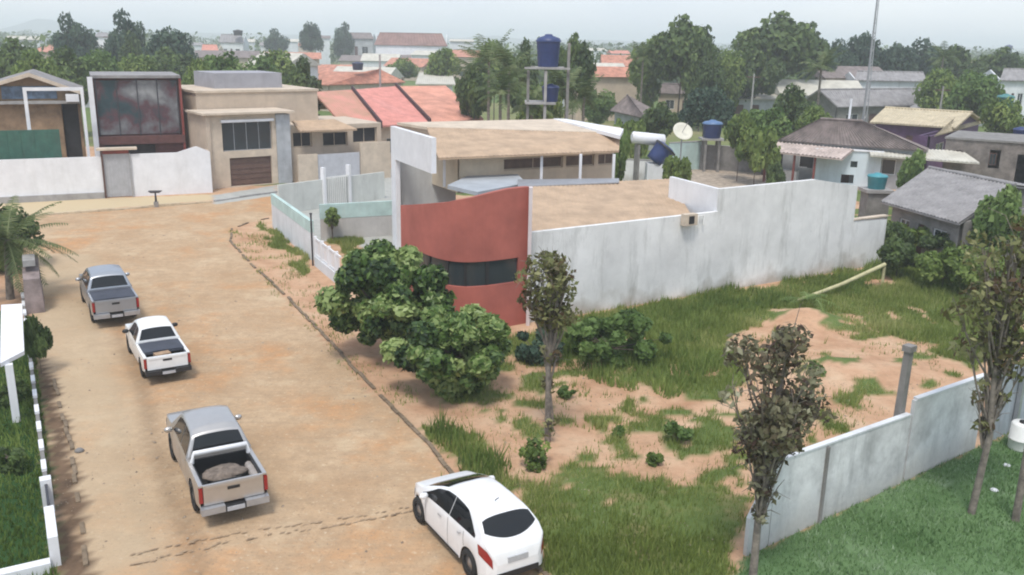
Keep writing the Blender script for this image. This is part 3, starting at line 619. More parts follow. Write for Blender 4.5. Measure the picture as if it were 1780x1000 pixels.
# white railing
rl = thing('railing', 'white metal railing between the dark post and the dense bushes', 'railing', G(550, 462), Frame(G(550, 462), G(650, 545)).rz)
RLn = 4.3; mb = MB()
MB().box(0, RLn, -.1, .1, 0, .5).build('plinth', M['white_wall'], rl)
mb.box(0, RLn, -.03, .03, 1.35, 1.43); mb.box(0, RLn, -.03, .03, .55, .6); mb.build('rail', M['clean_white'], rl)
mb = MB()
for i in range(int(RLn/.16)): mb.box(i*.16+.05, i*.16+.08, -.015, .015, .6, 1.35)
mb.build('balusters', M['clean_white'], rl)
for i in range(0, int(RLn/1.2)+1): MB().box(i*1.2-.06, i*1.2+.06, -.08, .08, 0, 1.5).build('post', M['clean_white'], rl)
dp = thing('dark_post', 'dark slim post at the end of the teal topped wall', 'post', G(544, 462)); MB().tube([(0, 0, 0), (0, 0, 2.6)], .045, 8).build('shaft', M['steel_dark'], dp); MB().box(-.06, .06, -.06, .06, 2.6, 2.66).build('cap', M['steel_dark'], dp)

# ================================================================== left street wall, gate and buildings behind it
W0 = G(-60, 357); W1 = G(370, 335)
f = Frame(W0, W1); ug0 = f.on(178, 300)[0]; ug1 = f.on(228, 300)[0]; zt = 2.85
lw = thing('front_wall', 'white plastered street wall with a grey metal gate at left', 'wall', f.o, f.rz)
mb = MB(); mb.box(0, ug0, 0, .2, -.1, zt); mb.box(ug1, f.len, 0, .2, -.1, zt+.1); mb.hexa([(f.len-2.2, .0, zt+.1), (f.len, 0, zt+.1), (f.len, .2, zt+.1), (f.len-2.2, .2, zt+.1), (f.len-2.2, 0, zt+.11), (f.len-.9, 0, zt+.5), (f.len-.9, .2, zt+.5), (f.len-2.2, .2, zt+.11)])
mb.build('wall', M['clean_white'], lw)
mb = MB(); mb.box(0, ug0-.02, -.12, -.005, -.1, .42); mb.build('plinth', M['concrete'], lw)
MB().box(f.len-.12, f.len+.02, 0.2, 5, -.1, zt+.1).build('side_wall', M['beige'], lw)
gt = thing('street_gate', 'tall grey sheet metal gate in the white street wall', 'gate', f.w(ug0, 0), f.rz); gl_ = ug1-ug0
MB().box(.08, gl_-.06, .06, .12, .05, 3.0).build('gate_leaf', mat('grey_gate', (.42, .43, .45), .6, .1, 2, streak=.4), gt)
mb = MB()
for i in range(9): mb.box(.12+i*(gl_-.2)/9, .15+i*(gl_-.2)/9, .04, .058, .1, 2.95)
mb.build('ribs', M['steel'], gt); MB().box(0, .12, -.1, .2, 0, 3.25).build('post', M['dark_wood'], gt); MB().box(gl_-.05, gl_+.06, -.1, .2, 0, 3.0).build('post', M['steel'], gt)
MB().box(-.25, gl_+.5, -.25, .5, 3.28, 3.42).build('lintel', M['beige2'], gt); MB().box(.12, gl_-.05, -.02, .1, 3.02, 3.27).build('header', mat('rust_red', (.22, .05, .04), .8, .2, 3), gt)
# mirror glazed house
def facade(px0, py0, px1, py1, depth_at, name, label, cat='house', group=None):
    f_ = Frame(depth_at[0], depth_at[1]); return thing(name, label, cat, f_.o, f_.rz, group), f_
g0 = f.w(f.on(150, 300)[0], 5.0); g1 = f.w(f.on(322, 300)[0], 5.0)
t_, f1 = facade(0, 0, 0, 0, (g0, g1), 'glazed_house', 'two storey house with big mirrored glass front and rust red base')
u0, zt_ = f1.on(160, 134); u1, zb_ = f1.on(318, 238); zt1 = f1.on(240, 134)[1]; zb1 = f1.on(240, 236)[1]
MB().box(u0, u1, .35, 7, -.1, zt1-.1).build('wall', mat('maroon_render', (.13, .06, .06), .8, .2, 1), t_)
def painted_mirror_mat():  # reflections painted as mottled tones in the glass base colour
    m, t, b = nodes('painted_reflection_glass'); n = t.nodes.new; l = t.links.new
    g = n('ShaderNodeNewGeometry'); q = n('ShaderNodeTexNoise'); q.inputs['Scale'].default_value = .42; q.inputs['Detail'].default_value = 6; q.inputs['Distortion'].default_value = .15; l(g.outputs['Position'], q.inputs['Vector'])
    r = n('ShaderNodeValToRGB'); E = r.color_ramp.elements; E[0].position = .3; E[0].color = (.02, .03, .04, 1); E[1].position = .68; E[1].color = (.30, .31, .31, 1)
    for p_, c in ((.42, (.03, .06, .07, 1)), (.50, (.10, .05, .06, 1)), (.57, (.14, .14, .15, 1))): k = E.new(p_); k.color = c
    l(q.outputs['Fac'], r.inputs[0]); l(r.outputs[0], b.inputs['Base Color']); b.inputs['Roughness'].default_value = .25; b.inputs['Specular IOR Level'].default_value = .35; return m
gm_ = painted_mirror_mat()
un = [u0+.15+(u1-u0-.3)*k/4 for k in range(5)]
for k in range(4):
    o = MB().box(un[k]+.03, un[k+1]-.03, .22, .27, zb1+.1, zt1-.25).build('glass_panel', gm_, t_)
mb = MB()
for k in range(5): mb.box(un[k]-.04, un[k]+.04, .2, .34, zb1, zt1-.1)
mb.build('mullions', M['steel_dark'], t_)
MB().box(u0-.1, u1+.15, -.1, 7.1, zt1-.08, zt1+.12).build('roof', M['fibro'], t_)
MB().box(u0-.1, u1+.15, -.1, .34, zb1-.6, zb1-.02).build('balcony_slab', mat('rust_brown', (.12, .05, .045), .8, .2, 2), t_)
MB().box(u1, u1+.16, -.05, .34, .0, zt1-.1).build('side_fin', mat('rust_red', (.22, .05, .04), .8, .2, 3), t_)
MB().box(u0-.35, u0, -.3, .1, 1.0, zt1).build('white_column', M['clean_white'], t_)
MB().box(u0+.4, u1-2, .2, .34, .2, zb1-.7).build('shopfront', M['dark'], t_)
# porch with white frame, green gate, gable house at far left
g0 = f.w(f.on(52, 300)[0], 3.2); g1 = f.w(f.on(160, 300)[0], 3.2)
t_, f2 = facade(0, 0, 0, 0, (g0, g1), 'porch_frame', 'white square porch frame in front of the ochre wall', 'porch')
zt2 = f2.on(110, 158)[1]; L2 = f2.len
MB().box(0, .22, 0, .25, 0, zt2).build('post', M['clean_white'], t_); MB().box(.0, L2, 0, .25, zt2+.003, zt2+.22).build('beam', M['clean_white'], t_); MB().box(L2-.2, L2, 0, .25, 0, zt2).build('post', M['clean_white'], t_)
g0 = f.w(f.on(-60, 300)[0], 6.5); g1 = f.w(f.on(152, 300)[0], 6.5)
t_, f3 = facade(0, 0, 0, 0, (g0, g1), 'gable_house', 'low gabled house with ochre walls behind the green panel')
L3 = f3.len; ze3 = f3.on(150, 158)[1]; za = f3.on(48, 128)[1]; ua = f3.on(52, 140)[0]
wu0 = f3.on(5, 180)[0]; wu1 = f3.on(45, 180)[0]; wz0 = f3.on(30, 172)[1]; wz1 = f3.on(30, 150)[1]
mb = MB(); box_open(mb, 0, L3, 0, 8, -.1, ze3-.2, [(f3.on(108, 200)[0], f3.on(140, 200)[0], .1, f3.on(100, 178)[1])], .2)
mb.quads([(0, 0, ze3-.2), (L3, 0, ze3-.2), (ua, 0, za-.2), (0, .2, ze3-.2), (L3, .2, ze3-.2), (ua, .2, za-.2)], [(0, 1, 2), (5, 4, 3), (1, 4, 5, 2), (0, 2, 5, 3)])
mb.build('wall', mat('ochre_render', (.30, .20, .12), .9, .25, 1.2, .2, streak=.4), t_)
MB().box(f3.on(108, 200)[0]+.05, f3.on(140, 200)[0]-.05, .3, .35, .1, f3.on(100, 178)[1]).build('garage_door', M['dark'], t_)
mb = MB(); corr(mb, (-.3, -.6, ze3-.1), (-.3, 8, ze3-.1), (ua, 8, za), (ua, -.6, za), .3, .04); corr(mb, (L3+.3, -.6, ze3-.1), (L3+.3, 8, ze3-.1), (ua, 8, za), (ua, -.6, za), .3, .04)
mb.build('roof', M['fibro'], t_); mb = MB()
mb.hexa([(-.3, -.68, ze3-.3), (ua, -.68, za-.2), (ua, -.62, za-.2), (-.3, -.62, ze3-.3), (-.3, -.68, ze3-.05), (ua, -.68, za+.08), (ua, -.62, za+.08), (-.3, -.62, ze3-.05)])
mb.hexa([(ua, -.68, za-.2), (L3+.3, -.68, ze3-.3), (L3+.3, -.62, ze3-.3), (ua, -.62, za-.2), (ua, -.68, za+.08), (L3+.3, -.68, ze3-.05), (L3+.3, -.62, ze3-.05), (ua, -.62, za+.08)])
mb.build('bargeboard', M['beige2'], t_)
MB().box(wu0, f3.on(60, 180)[0]+1.5, -.12, -.01, wz0, wz1).build('blue_sign_band', mat('blue_grey_panel', (.10, .15, .22), .6, .4, 2), t_)
MB().box(0, L3, -.5, -.01, wz0-.35, wz0-.15).build('ledge', M['concrete'], t_)
MB().box(L3-.9, L3-.05, -1.2, -.02, ze3-.7, ze3-.2).build('white_box', M['clean_white'], t_)
g0 = f.w(f.on(-60, 300)[0], 1.6); g1 = f.w(f.on(110, 300)[0], 1.6); t_, f4 = facade(0, 0, 0, 0, (g0, g1), 'green_fence', 'dark green sheet metal fence rising behind the white street wall', 'fence')
z4 = f4.on(60, 226)[1]; MB().box(0, f4.len, 0, .08, 0, z4).build('panel', M['green_paint'], t_); mb = MB()
for i in range(7): mb.box(i*f4.len/7, i*f4.len/7+.06, -.03, -.002, 0, z4)
mb.build('ribs', M['green_paint'], t_)
# waste stand
ts = thing('waste_stand', 'elevated dark metal waste basket stand on the pale kerb', 'waste stand', G(272, 360), .3)
MB().tube([(0, 0, 0), (0, 0, .95)], [.09, .05], 8).build('post', M['steel_dark'], ts); mb = MB(); mb.hexa([(-.25, -.18, .95), (.25, -.18, .95), (.25, .18, .95), (-.25, .18, .95), (-.42, -.26, 1.06), (.42, -.26, 1.06), (.42, .26, 1.06), (-.42, .26, 1.06)]); mb.build('basket', M['steel_dark'], ts)
MB().box(-.14, .14, -.14, .14, 0, .35).build('foot', M['conc_dark'], ts)
sp = thing('iron_post', 'thin dark iron post standing by the white wall at far left', 'post', G(10, 352)); MB().tube([(0, 0, 0), (-.1, 0, 1.6)], .05, 6).build('shaft', M['steel_dark'], sp)

# ================================================================== beige building group
b0 = G(393, 327); b1 = G(505, 318); f = Frame(b0, b1)
t_ = thing('beige_house', 'two storey beige house with dark windows and brown garage door', 'house', f.o, f.rz)
ul, zt = f.on(362, 198); ur = f.on(478, 200)[0]; zt = f.on(430, 198)[1]
def op(px0, py0, px1, py1, y=0): a, c = f.on(px0, py1, y); b_, d = f.on(px1, py0, y); zc = f.on((px0+px1)/2, py1, y)[1]; zd = f.on((px0+px1)/2, py0, y)[1]; return (a, b_, max(.02, zc), zd)
o1 = op(388, 212, 472, 262); o2 = op(402, 273, 472, 322)
mb = MB(); box_open(mb, ul, ur, 0, 9, -.1, zt, [o1, o2], .35); mb.build('wall', M['beige2'], t_)
window(t_, f, o1[0]+.01, o1[1]-.01, o1[2]+.01, o1[3]-.01, y=.3, frame=M['steel'], bars=3)
MB().box(o1[0]-.1, o1[1]+.1, -.25, -.01, o1[3]+.02, o1[3]+.2).build('window_hood', M['clean_white'], t_)
mb = MB(); mb.box(o2[0]+.02, o2[1]-.02, .2, .26, .02, o2[3]-.02); gd = mb.build('garage_door', mat('brown_garage', (.13, .075, .055), .6, .15, 2), t_)
mb = MB()
for i in range(6): mb.box(o2[0]+.05, o2[1]-.05, .17, .197, .15+i*.38, .2+i*.38)
mb.build('slats', M['dark_wood'], gd)
MB().box(ul-.3, ul, -.2, 9, -.1, zt+.0).build('side_wing', M['beige'], t_)
zu = f.on(430, 157)[1]+1.0
x0_, z_ = f.on(338, 185, 4); x1_, _ = f.on(548, 185, 4); ztu = f.on(430, 160, 4)[1]
MB().box(x0_, x1_, 3.5, 12, -.1, ztu).build('upper_storey', M['beige'], t_)
MB().box(x0_-.1, x1_+.1, 3.4, 12.1, ztu+.003, ztu+.18).build('parapet', M['beige2'], t_)
x2_, _ = f.on(372, 140, 6); x3_, _ = f.on(490, 140, 6); zc = f.on(430, 127, 6)[1]
MB().box(x2_, x3_, 6, 11, ztu+.1, zc).build('roof_block', mat('grey_violet_block', (.33, .33, .36), .9, .08, 1, streak=.3), t_)
MB().box(ur, ur+1.1, -.15, 3.4, -.1, zt-.1).build('pillar', M['grey_wall'], t_)
MB().box(ul-.6, ur+1.4, -.5, 3.4, zt+.003, zt+.15).build('balcony_roof', M['beige2'], t_)
# annexe with awning and gate
f5 = Frame(f.w(ur+1.15, .2), f.w(ur+1.15+12, .2)); t_ = thing('annexe', 'low beige annexe with sand coloured awning over dark openings', 'building', f5.o, f5.rz)
def op5(px0, py0, px1, py1, y=0): a = f5.on(px0, py1, y)[0]; b_ = f5.on(px1, py0, y)[0]; return (a, b_, f5.on((px0+px1)/2, py1, y)[1], f5.on((px0+px1)/2, py0, y)[1])
x1 = f5.on(664, 300)[0]; q1 = op5(510, 230, 542, 256); q2 = op5(562, 230, 604, 254); q3 = op5(614, 222, 655, 248)
ztp = max(q1[3], q3[3])+.25
mb = MB(); box_open(mb, 0, x1, 0, 8, -.1, ztp, [q1, q2, q3], .3); mb.build('wall', M['beige'], t_)
for q in (q1, q2, q3): window(t_, f5, q[0]+.01, q[1]-.01, q[2]+.01, q[3]-.01, y=.28, frame=M['beige2'], gl=M['dark'])
mb = MB(); a = f5.on(507, 222)[0]; b_ = f5.on(606, 222)[0]; corr(mb, (a, -1.5, q1[3]+.25), (b_, -1.5, q1[3]+.2), (b_-1.0, .6, q1[3]+.85), (a+.3, .6, q1[3]+.85), .25, .03); mb.build('awning', M['sand_tile'], t_)
a = f5.on(540, 290)[0]; b_ = f5.on(612, 290)[0]; MB().box(a, b_, -1.4, -1.3, 0, f5.on(570, 268, -1.4)[1]).build('gate', mat('pale_grey_gate', (.46, .47, .5), .7, .08, 2, streak=.3), t_)
MB().box(b_+.05, x1, -1.5, -1.3, 0, f5.on(640, 248, -1.4)[1]).build('front_wall', M['beige2'], t_); MB().box(0, a-.05, -1.5, -1.3, 0, f5.on(510, 270, -1.4)[1]).build('front_wall', M['beige2'], t_)
MB().box(0, x1, 0, 8, ztp+.003, ztp+.1).build('flat_roof', M['beige2'], t_)
# terrace of three units with terracotta roofs
mdark = mat('dark_ridge', (.06, .03, .035), .8, .2, 2)
cols = ['leftmost', 'middle', 'rightmost']
ev = [(598, 222), (662, 219), (747, 214), (842, 207)]; rg = [(543, 160), (612, 156), (688, 150), (775, 149)]
labs = ['pale worn terracotta roofed unit next to the beige house', 'pinkish terracotta roofed unit between two dark parapets', 'orange terracotta roofed unit nearest the water tower']
mts = [mat('terracotta_worn', (.58, .36, .24), .85, .2, .5, .2, col2=(.60, .27, .22)), mat('terracotta_pink', (.60, .26, .22), .85, .14, 1.2, .2), mat('terracotta_orange', (.60, .29, .21), .85, .2, .6, .2)]
for k in range(3):
    E0_, E1_ = G(*ev[k], 3.6), G(*ev[k+1], 3.6); R0_, R1_ = G(*rg[k], 6.1), G(*rg[k+1], 6.1); fk = Frame(E0_, E1_)
    t_ = thing('terrace_house', labs[k], 'house', fk.o, fk.rz, 'terrace houses with terracotta roofs'); r0_, r1_ = fk.loc(R0_), fk.loc(R1_); L = fk.len
    mb = MB(); corr(mb, (.1, 0, 3.6), (L-.1, 0, 3.6), r1_-(.1, 0, 0), r0_+(.1, 0, 0), .3, .04); mb.build('roof', mts[k], t_)
    mb = MB(); mb.slab([(r0_[0], r0_[1], r0_[2]-.03), (r1_[0], r1_[1], r1_[2]-.03), (L, r1_[1]+7, 3.6), (0, r0_[1]+7, 3.6)], .1); mb.build('rear_roof', mts[k], t_)
    if k < 2: mb = MB(); mb.hexa([(L-.1, -.1, 3.4), (L+.1, -.1, 3.4), (r1_[0]+.1, r1_[1], 5.9), (r1_[0]-.1, r1_[1], 5.9), (L-.1, -.1, 4.0), (L+.1, -.1, 4.0), (r1_[0]+.1, r1_[1], 6.45), (r1_[0]-.1, r1_[1], 6.45)]); mb.build('parapet', mdark, t_)
    mb = MB(); box_open(mb, .02, L-.02, .7, 9, -.1, 3.5, [(L*.2, L*.45, 1.0, 2.4), (L*.6, L*.75, .05, 2.4)], .2); mb.build('wall', M['beige2'], t_)
    window(t_, fk, L*.2+.01, L*.45-.01, 1.01, 2.39, y=.85)

# ================================================================== mid and far houses (surveyed from their roofs)
house('orange hipped roof house behind the glazed house', (262, 136), (340, 137), (268, 112), (335, 112), 4.6, 5.9, M['beige'], M['orange_tile'], 'gable')
house('wide red tiled house with dark roof tank beyond the terrace', (572, 148), (705, 143), (600, 118), (700, 124), 4.0, 6.0, M['beige2'], M['orange_tile'], 'hip')
house('small white roofed house right of the wide red roof', (722, 146), (792, 147), (728, 127), (786, 127), 4.4, 5.6, M['white_wall'], M['fibro_pale'], 'gable')
house('large white warehouse with long brown roof on the skyline', (650, 78), (778, 80), (660, 57), (768, 61), 9.4, 12.4, M['clean_white'], mat('brown_metal_roof', (.24, .14, .12), .8, .2, .5), 'gable', ops=[(.5, .62, 0, .7), (.7, .95, .2, .8)], cat='warehouse', name='warehouse', per=1.0, dist=300)
house('pale box building right of the brown roofed warehouse', (780, 72), (825, 72), (782, 68), (822, 68), 9.9, 10.3, M['white_wall'], M['fibro_pale'], 'shed', cat='building', name='block_building', per=1.0, dist=320)
house('brick red low house on the skyline left of the warehouse', (590, 66), (650, 68), (596, 57), (645, 58), 11.3, 13.4, M['grey_wall'], M['brown_tile'], 'gable', per=1.0, dist=330)
house('white walled house with black roof tank on the far rise', (380, 74), (424, 74), (384, 60), (420, 60), 10.0, 13.0, M['white_wall'], M['fibro'], 'gable', per=1.0, dist=330)
house('pink roofed small house below the black tank house', (350, 88), (380, 88), (352, 78), (377, 78), 8.6, 10.0, M['beige2'], M['terracotta'], 'gable', per=.6, dist=300)
house('long pale shed far behind the left trees', (10, 68), (72, 70), (12, 63), (70, 64), 9.7, 10.6, M['white_wall'], M['fibro_pale'], 'gable', per=1.0, cat='shed', name='shed', dist=300)
house('white villa seen between two tall trees at left', (160, 64), (188, 64), (163, 57), (186, 57), 11.0, 13.0, M['clean_white'], M['fibro'], 'hip', per=1.0, dist=300)
house('grey cement roofed house above the mirrored front', (135, 132), (215, 133), (150, 112), (200, 112), 4.7, 6.1, M['grey_wall'], M['fibro'], 'gable')
house('long pale sheet roof shed behind the blue lidded tank', (1262, 172), (1366, 173), (1254, 147), (1398, 148), 3.6, 5.0, M['grey_wall'], M['fibro_pale'], 'gable', cat='shed', name='shed', ops=[(.1, .3, 0, .8), (.45, .6, 0, .8)])
house('small house with pinkish brown roof near the palms', (1060, 192), (1122, 206), (1080, 166), (1100, 166), 3.4, 5.2, M['grey_wall'], M['brown_tile'], 'hip')
house('grey roofed cottage with white front between the palms and tall tree', (1010, 138), (1095, 139), (1015, 120), (1088, 121), 4.5, 6.0, M['white_wall'], M['fibro'], 'gable')
house('orange roofed hut hidden below the tall dark tree', (1140, 162), (1250, 165), (1150, 150), (1240, 151), 3.6, 5.0, M['beige'], M['brown_tile'], 'gable')
house('pink house half hidden by trees at right skyline', (1672, 118), (1708, 119), (1676, 106), (1704, 106), 6.0, 7.4, mat('pink_render', (.6, .35, .33), .9, .1, 1), M['terracotta'], 'gable', per=.6, dist=170)
house('white house at the far right edge under the trees', (1738, 138), (1800, 142), (1745, 120), (1800, 122), 5.0, 6.5, M['white_wall'], M['fibro'], 'gable', per=.6, dist=130)
house('grey corrugated double roof behind the tall mast', (1456, 186), (1596, 183), (1478, 160), (1622, 150), 3.6, 5.6, M['conc_dark'], M['fibro'], 'gable')
house('distant ragged grey roof above the corrugated double roof', (1485, 140), (1612, 141), (1490, 124), (1605, 125), 4.4, 6.0, M['white_wall'], M['fibro'], 'gable', per=.6, ops=[(.05, .12, 0, .8), (.2, .3, 0, .8), (.38, .48, 0, .8), (.6, .7, 0, .8), (.8, .9, 0, .8)], dist=140)
house('brownish hip roofed house beside the corrugated roof', (1588, 192), (1690, 196), (1635, 163), (1655, 166), 3.4, 5.2, M['conc_dark'], M['fibro'], 'hip')
house('purple walled house with yellowed tile roof', (1512, 212), (1662, 222), (1540, 187), (1690, 196), 3.9, 5.0, M['purple'], M['yellow_tile'], 'gable')
house('purple porch extension with pale tile roof beside the stone house', (1625, 236), (1712, 212), (1655, 203), (1712, 200), 3.6, 4.6, M['purple'], M['yellow_tile'], 'shed')
house('brown tile hip roofed house with white and blue walls', (1352, 244), (1610, 262), (1412, 211), (1492, 214), 3.3, 5.2, M['grey_wall'], M['brown_tile'], 'hip')
house('low grey fibre cement roofed house in front of the stone house', (1532, 350), (1668, 388), (1592, 292), (1790, 322), 2.6, 3.7, M['conc_dark'], M['fibro'], 'gable')
# white-blue shed wing, verandah and awning
wf = Frame(G(1412, 322), G(1560, 330)); t_ = thing('white_annexe', 'white and pale blue walled annexe under the brown roof', 'building', wf.o, wf.rz)
u1 = wf.on(1530, 300)[0]; uo0, uo1 = wf.on(1478, 290)[0], wf.on(1490, 290)[0]
mb = MB(); box_open(mb, 0, u1, 0, 5, -.1, 2.9, [(uo0, uo1, 1.6, 2.1), (wf.on(1463, 300)[0], wf.on(1485, 300)[0], .3, 1.0)], .15); mb.build('wall', mat('pale_blue_render', (.60, .69, .75), .85, .06, 1, .1, streak=.3), t_)
MB().box(uo0, uo1, .1, .14, 1.6, 2.1).build('window', M['window'], t_); MB().box(-.1, u1+.1, -.1, 5.1, 2.903, 3.0).build('roof', M['clean_white'], t_)
mb = MB(); corr(mb, (u1-1, -.9, 2.75), (u1+6.8, -1.5, 2.6), (u1+6.0, 1.2, 3.2), (u1-1, 1.2, 3.2), .3, .03); mb.build('awning', M['fibro_pale'], t_)
wf2 = Frame(G(1345, 318), G(1415, 325)); t_ = thing('verandah', 'open verandah with crumpled pale roof sheets and brown posts', 'verandah', wf2.o, wf2.rz); Lv = wf2.len
mb = MB(); corr(mb, (-1.0, -.9, 2.7), (Lv+2.2, -1.0, 2.55), (Lv+2.4, 1.6, 3.1), (-.7, 1.6, 3.2), .3, .05); mb.build('roof', mat('pinkish_sheet', (.48, .40, .36), .85, .25, 1.2, .3), t_)
for xx in (-.7, Lv*.5, Lv): MB().box(xx-.08, xx+.08, -.6, -.44, 0, 2.6).build('post', mat('red_brown_post', (.2, .06, .05), .8, .2, 2), t_)
MB().box(-.5, Lv, 2.6, 2.8, -.1, 2.7).build('rear_wall', M['dark'], t_)
MB().box(.3, 1.6, .6, 1.4, 0, 1.0).build('workbench', M['pvc'], t_)
# stone-coloured two-storey house right edge
sf = Frame(G(1632, 330), G(1790, 345)); t_ = thing('stone_house', 'unfinished grey brown block house at the right edge', 'house', sf.o, sf.rz); us = sf.len
zs = sf.on(1700, 245)[1]; mb = MB(); box_open(mb, 0, us, 0, 7, -.1, zs, [(us*.12, us*.2, zs*.55, zs*.8), (us*.5, us*.62, zs*.5, zs*.85), (us*.8, us, .5, zs*.8)], .2)
mb.build('wall', mat('block_wall', (.20, .175, .16), .95, .3, 1.5, .4, streak=.4), t_); MB().box(-.1, us+.1, -.1, 7.1, zs+.003, zs+.15).build('slab', M['conc_dark'], t_)
for a in (.12, .5): window(t_, sf, us*a+.01, us*(a+.08), zs*.56, zs*.79, y=.1, frame=M['dark_wood'])

# ================================================================== tanks, dishes, masts
def tank(label, base, r, h, m, lid=None, group=None, stand=None):
    t = thing('water_tank', label, 'water tank', base, 0, group); pr = [(0, 0), (r*.82, 0), (r*.84, .03)]
    for i in range(5): a = .08+i*.18; pr += [(r*(.84+.16*a), h*a), (r*(.84+.16*a)+.02, h*(a+.03))]
    pr += [(r, h*.92), (r*1.02, h*.92)]
    MB().lathe(pr, n=24).build('body', m, t); MB().lathe([(r*1.06, h*.9), (r*1.06, h*.95), (r*.9, h*1.04), (r*.35, h*1.12), (r*.3, h*1.17), (0, h*1.18)], n=24).build('lid', lid or m, t); return t
# tower behind the corner building
YT = 66.0; pT = at(950, 120, YT); gx0 = at(918, 150, YT)[0]; gx1 = at(987, 150, YT)[0]; zp = at(950, 122, YT)[2]; zp2 = at(945, 178, YT)[2]
t_ = thing('water_tower', 'tall concrete post tower carrying the two blue water tanks', 'tower', (gx0, YT, 0)); Wt = gx1-gx0
for i, (xx, yy, hh) in enumerate(((0, 0, zp-.05), (at(948, 150, YT)[0]-gx0, -.3, zp-.05), (Wt, 0, zp+1.9), (Wt*.45, 2.2, zp-.05))): MB().box(xx-.10, xx+.10, yy-.10, yy+.10, 0, hh).build('pillar', M['conc_dark'] if i != 1 else M['concrete'], t_)
mb = MB(); mb.box(-.3, Wt+.1, -.5, -.3, zp+.06, zp+.2); mb.box(.2, Wt-.2, 2.1, 2.3, zp+.06, zp+.2); mb.box(.5, Wt-.3, -.29, 2.09, zp+.08, zp+.2); mb.build('upper_platform', M['concrete'], t_)
mb = MB(); mb.box(-.2, Wt*.7, -.5, 2.3, zp2-.14, zp2); mb.build('lower_platform', M['concrete'], t_)
tank('tall dark blue tank on top of the water tower', (at(953, 120, YT)[0], YT+.8, zp+.2), .86, at(953, 68, YT)[2]-zp-.2, M['blue_tank'])
tank('dark blue tank on the lower deck of the water tower', (at(957, 178, YT)[0], YT+.7, zp2), .62, 1.1, M['blue_tank'])
# lidded tank on platform behind white wall
p = G(1237, 240, 3.0); st = thing('tank_stand', 'pale concrete stand below the blue lidded tank', 'stand', (p[0], p[1], 0))
for a, b_ in ((-.6, -.6), (.6, -.6), (.6, .6), (-.6, .6)): MB().box(a-.1, a+.1, b_-.1, b_+.1, 0, 2.85).build('leg', M['conc_dark'], st)
MB().box(-1.0, 1.0, -.9, .9, 2.853, 3.0).build('deck', M['concrete'], st)
tank('wide blue lidded tank on a concrete stand among trees', p, .85, 1.35, M['blue_tank'], mat('blue_lid', (.09, .17, .32), .4, .1, 2))
p = G(1523, 328, 2.4); st = thing('tank_stand', 'rough block stand under the teal water tank', 'stand', (p[0], p[1], 0)); MB().box(-.7, .7, -.6, .6, 0, 2.2).build('base', M['conc_dark'], st); MB().box(-.85, .85, -.75, .75, 2.203, 2.4).build('deck', M['concrete'], st)
tank('bright teal water tank at the end of the long wall', p, .6, .85, M['teal_tank'])
p = G(1745, 190, 5.6); st = thing('tank_stand', 'dark post stand under the far green tank', 'stand', (p[0], p[1], 0)); 
for a, b_ in ((-.5, -.5), (.5, -.5), (.5, .5), (-.5, .5)): MB().box(a-.08, a+.08, b_-.08, b_+.08, 0, 5.45).build('leg', M['conc_dark'], st)
MB().box(-.9, .9, -.9, .9, 5.453, 5.6).build('deck', M['conc_dark'], st)
tank('dull green water tank on high posts at the right edge', p, .75, 1.2, mat('green_tank', (.06, .20, .20), .5, .1, 2))
p = G(1772, 245, 3.6); st = thing('tank_stand', 'grey wall stub under the blue tank at the right edge', 'stand', (p[0], p[1], 0)); MB().box(-.6, .6, -.5, .5, 0, 3.6).build('base', M['concrete'], st)
tank('blue water tank at the extreme right edge of the stone house', p, .6, 1.0, M['blue_tank'])
p = at(1752, 92, 420); st = thing('tank_stand', 'far concrete tower under the tiny blue tank on the skyline', 'tower', (p[0], p[1], 0)); MB().box(-.9, .9, -.9, .9, 0, p[2]-.1).build('shaft', M['concrete'], st); MB().box(-1.5, 1.5, -1.5, 1.5, p[2]-.097, p[2]).build('deck', M['concrete'], st)
tank('tiny blue tank on the far right skyline', p, 1.6, 3.0, M['blue_tank'])
p = G(622, 122, 6.0); tank('dark tank on the ridge of the wide red roof', p, .9, 1.1, mat('navy_tank', (.03, .04, .09), .5, .1, 2))
p = at(414, 62, 330); tank('black water tank above the far white house', p, 1.7, 1.7, M['blackp'])
p = G(297, 118, 5.9); tank('small black tank on the orange roof behind the glazed house', p, .7, .8, M['blackp'])
# white cylinder with blue tarp
p = G(1100, 248, 3.6); t_ = thing('boiler_tank', 'white horizontal water cylinder resting on two dark concrete legs', 'tank', (p[0], p[1], 0), .25)
mb = MB(); L = 2.5; mb.tube([(-.1, 0, 4.0), (0, 0, 4.0), (L, 0, 3.75), (L+.1, 0, 3.75)], [.28, .45, .45, .28], 18); mb.build('cylinder', M['clean_white'], t_)
for xx in (.4, L-.4): MB().box(xx-.08, xx+.08, -.4, .4, 0, 3.45).build('leg', M['conc_dark'], t_)
tp = thing('leaning_tank', 'large blue tank tipped on its side below the white cylinder', 'water tank', (p[0]+2.1, p[1]-.3, 2.75), .6); tp.rotation_euler = (rad(8), rad(38), .3)
MB().lathe([(0, -.7), (.72, -.7), (.75, -.4), (.8, .2), (.84, .7), (.9, .72), (.5, .86), (0, .88)], n=22).build('body', M['blue_tank'], tp); MB().lathe([(.91, .60), (.93, .66), (.9, .74)], n=22).build('rim', M['blackp'], tp)
rs = thing('tank_stand', 'low white block stand under the leaning blue tank', 'stand', (p[0]+2.0, p[1]-.3, 0)); MB().box(-.9, .9, -.6, .6, 0, 2.1).build('base', M['white_wall'], rs)
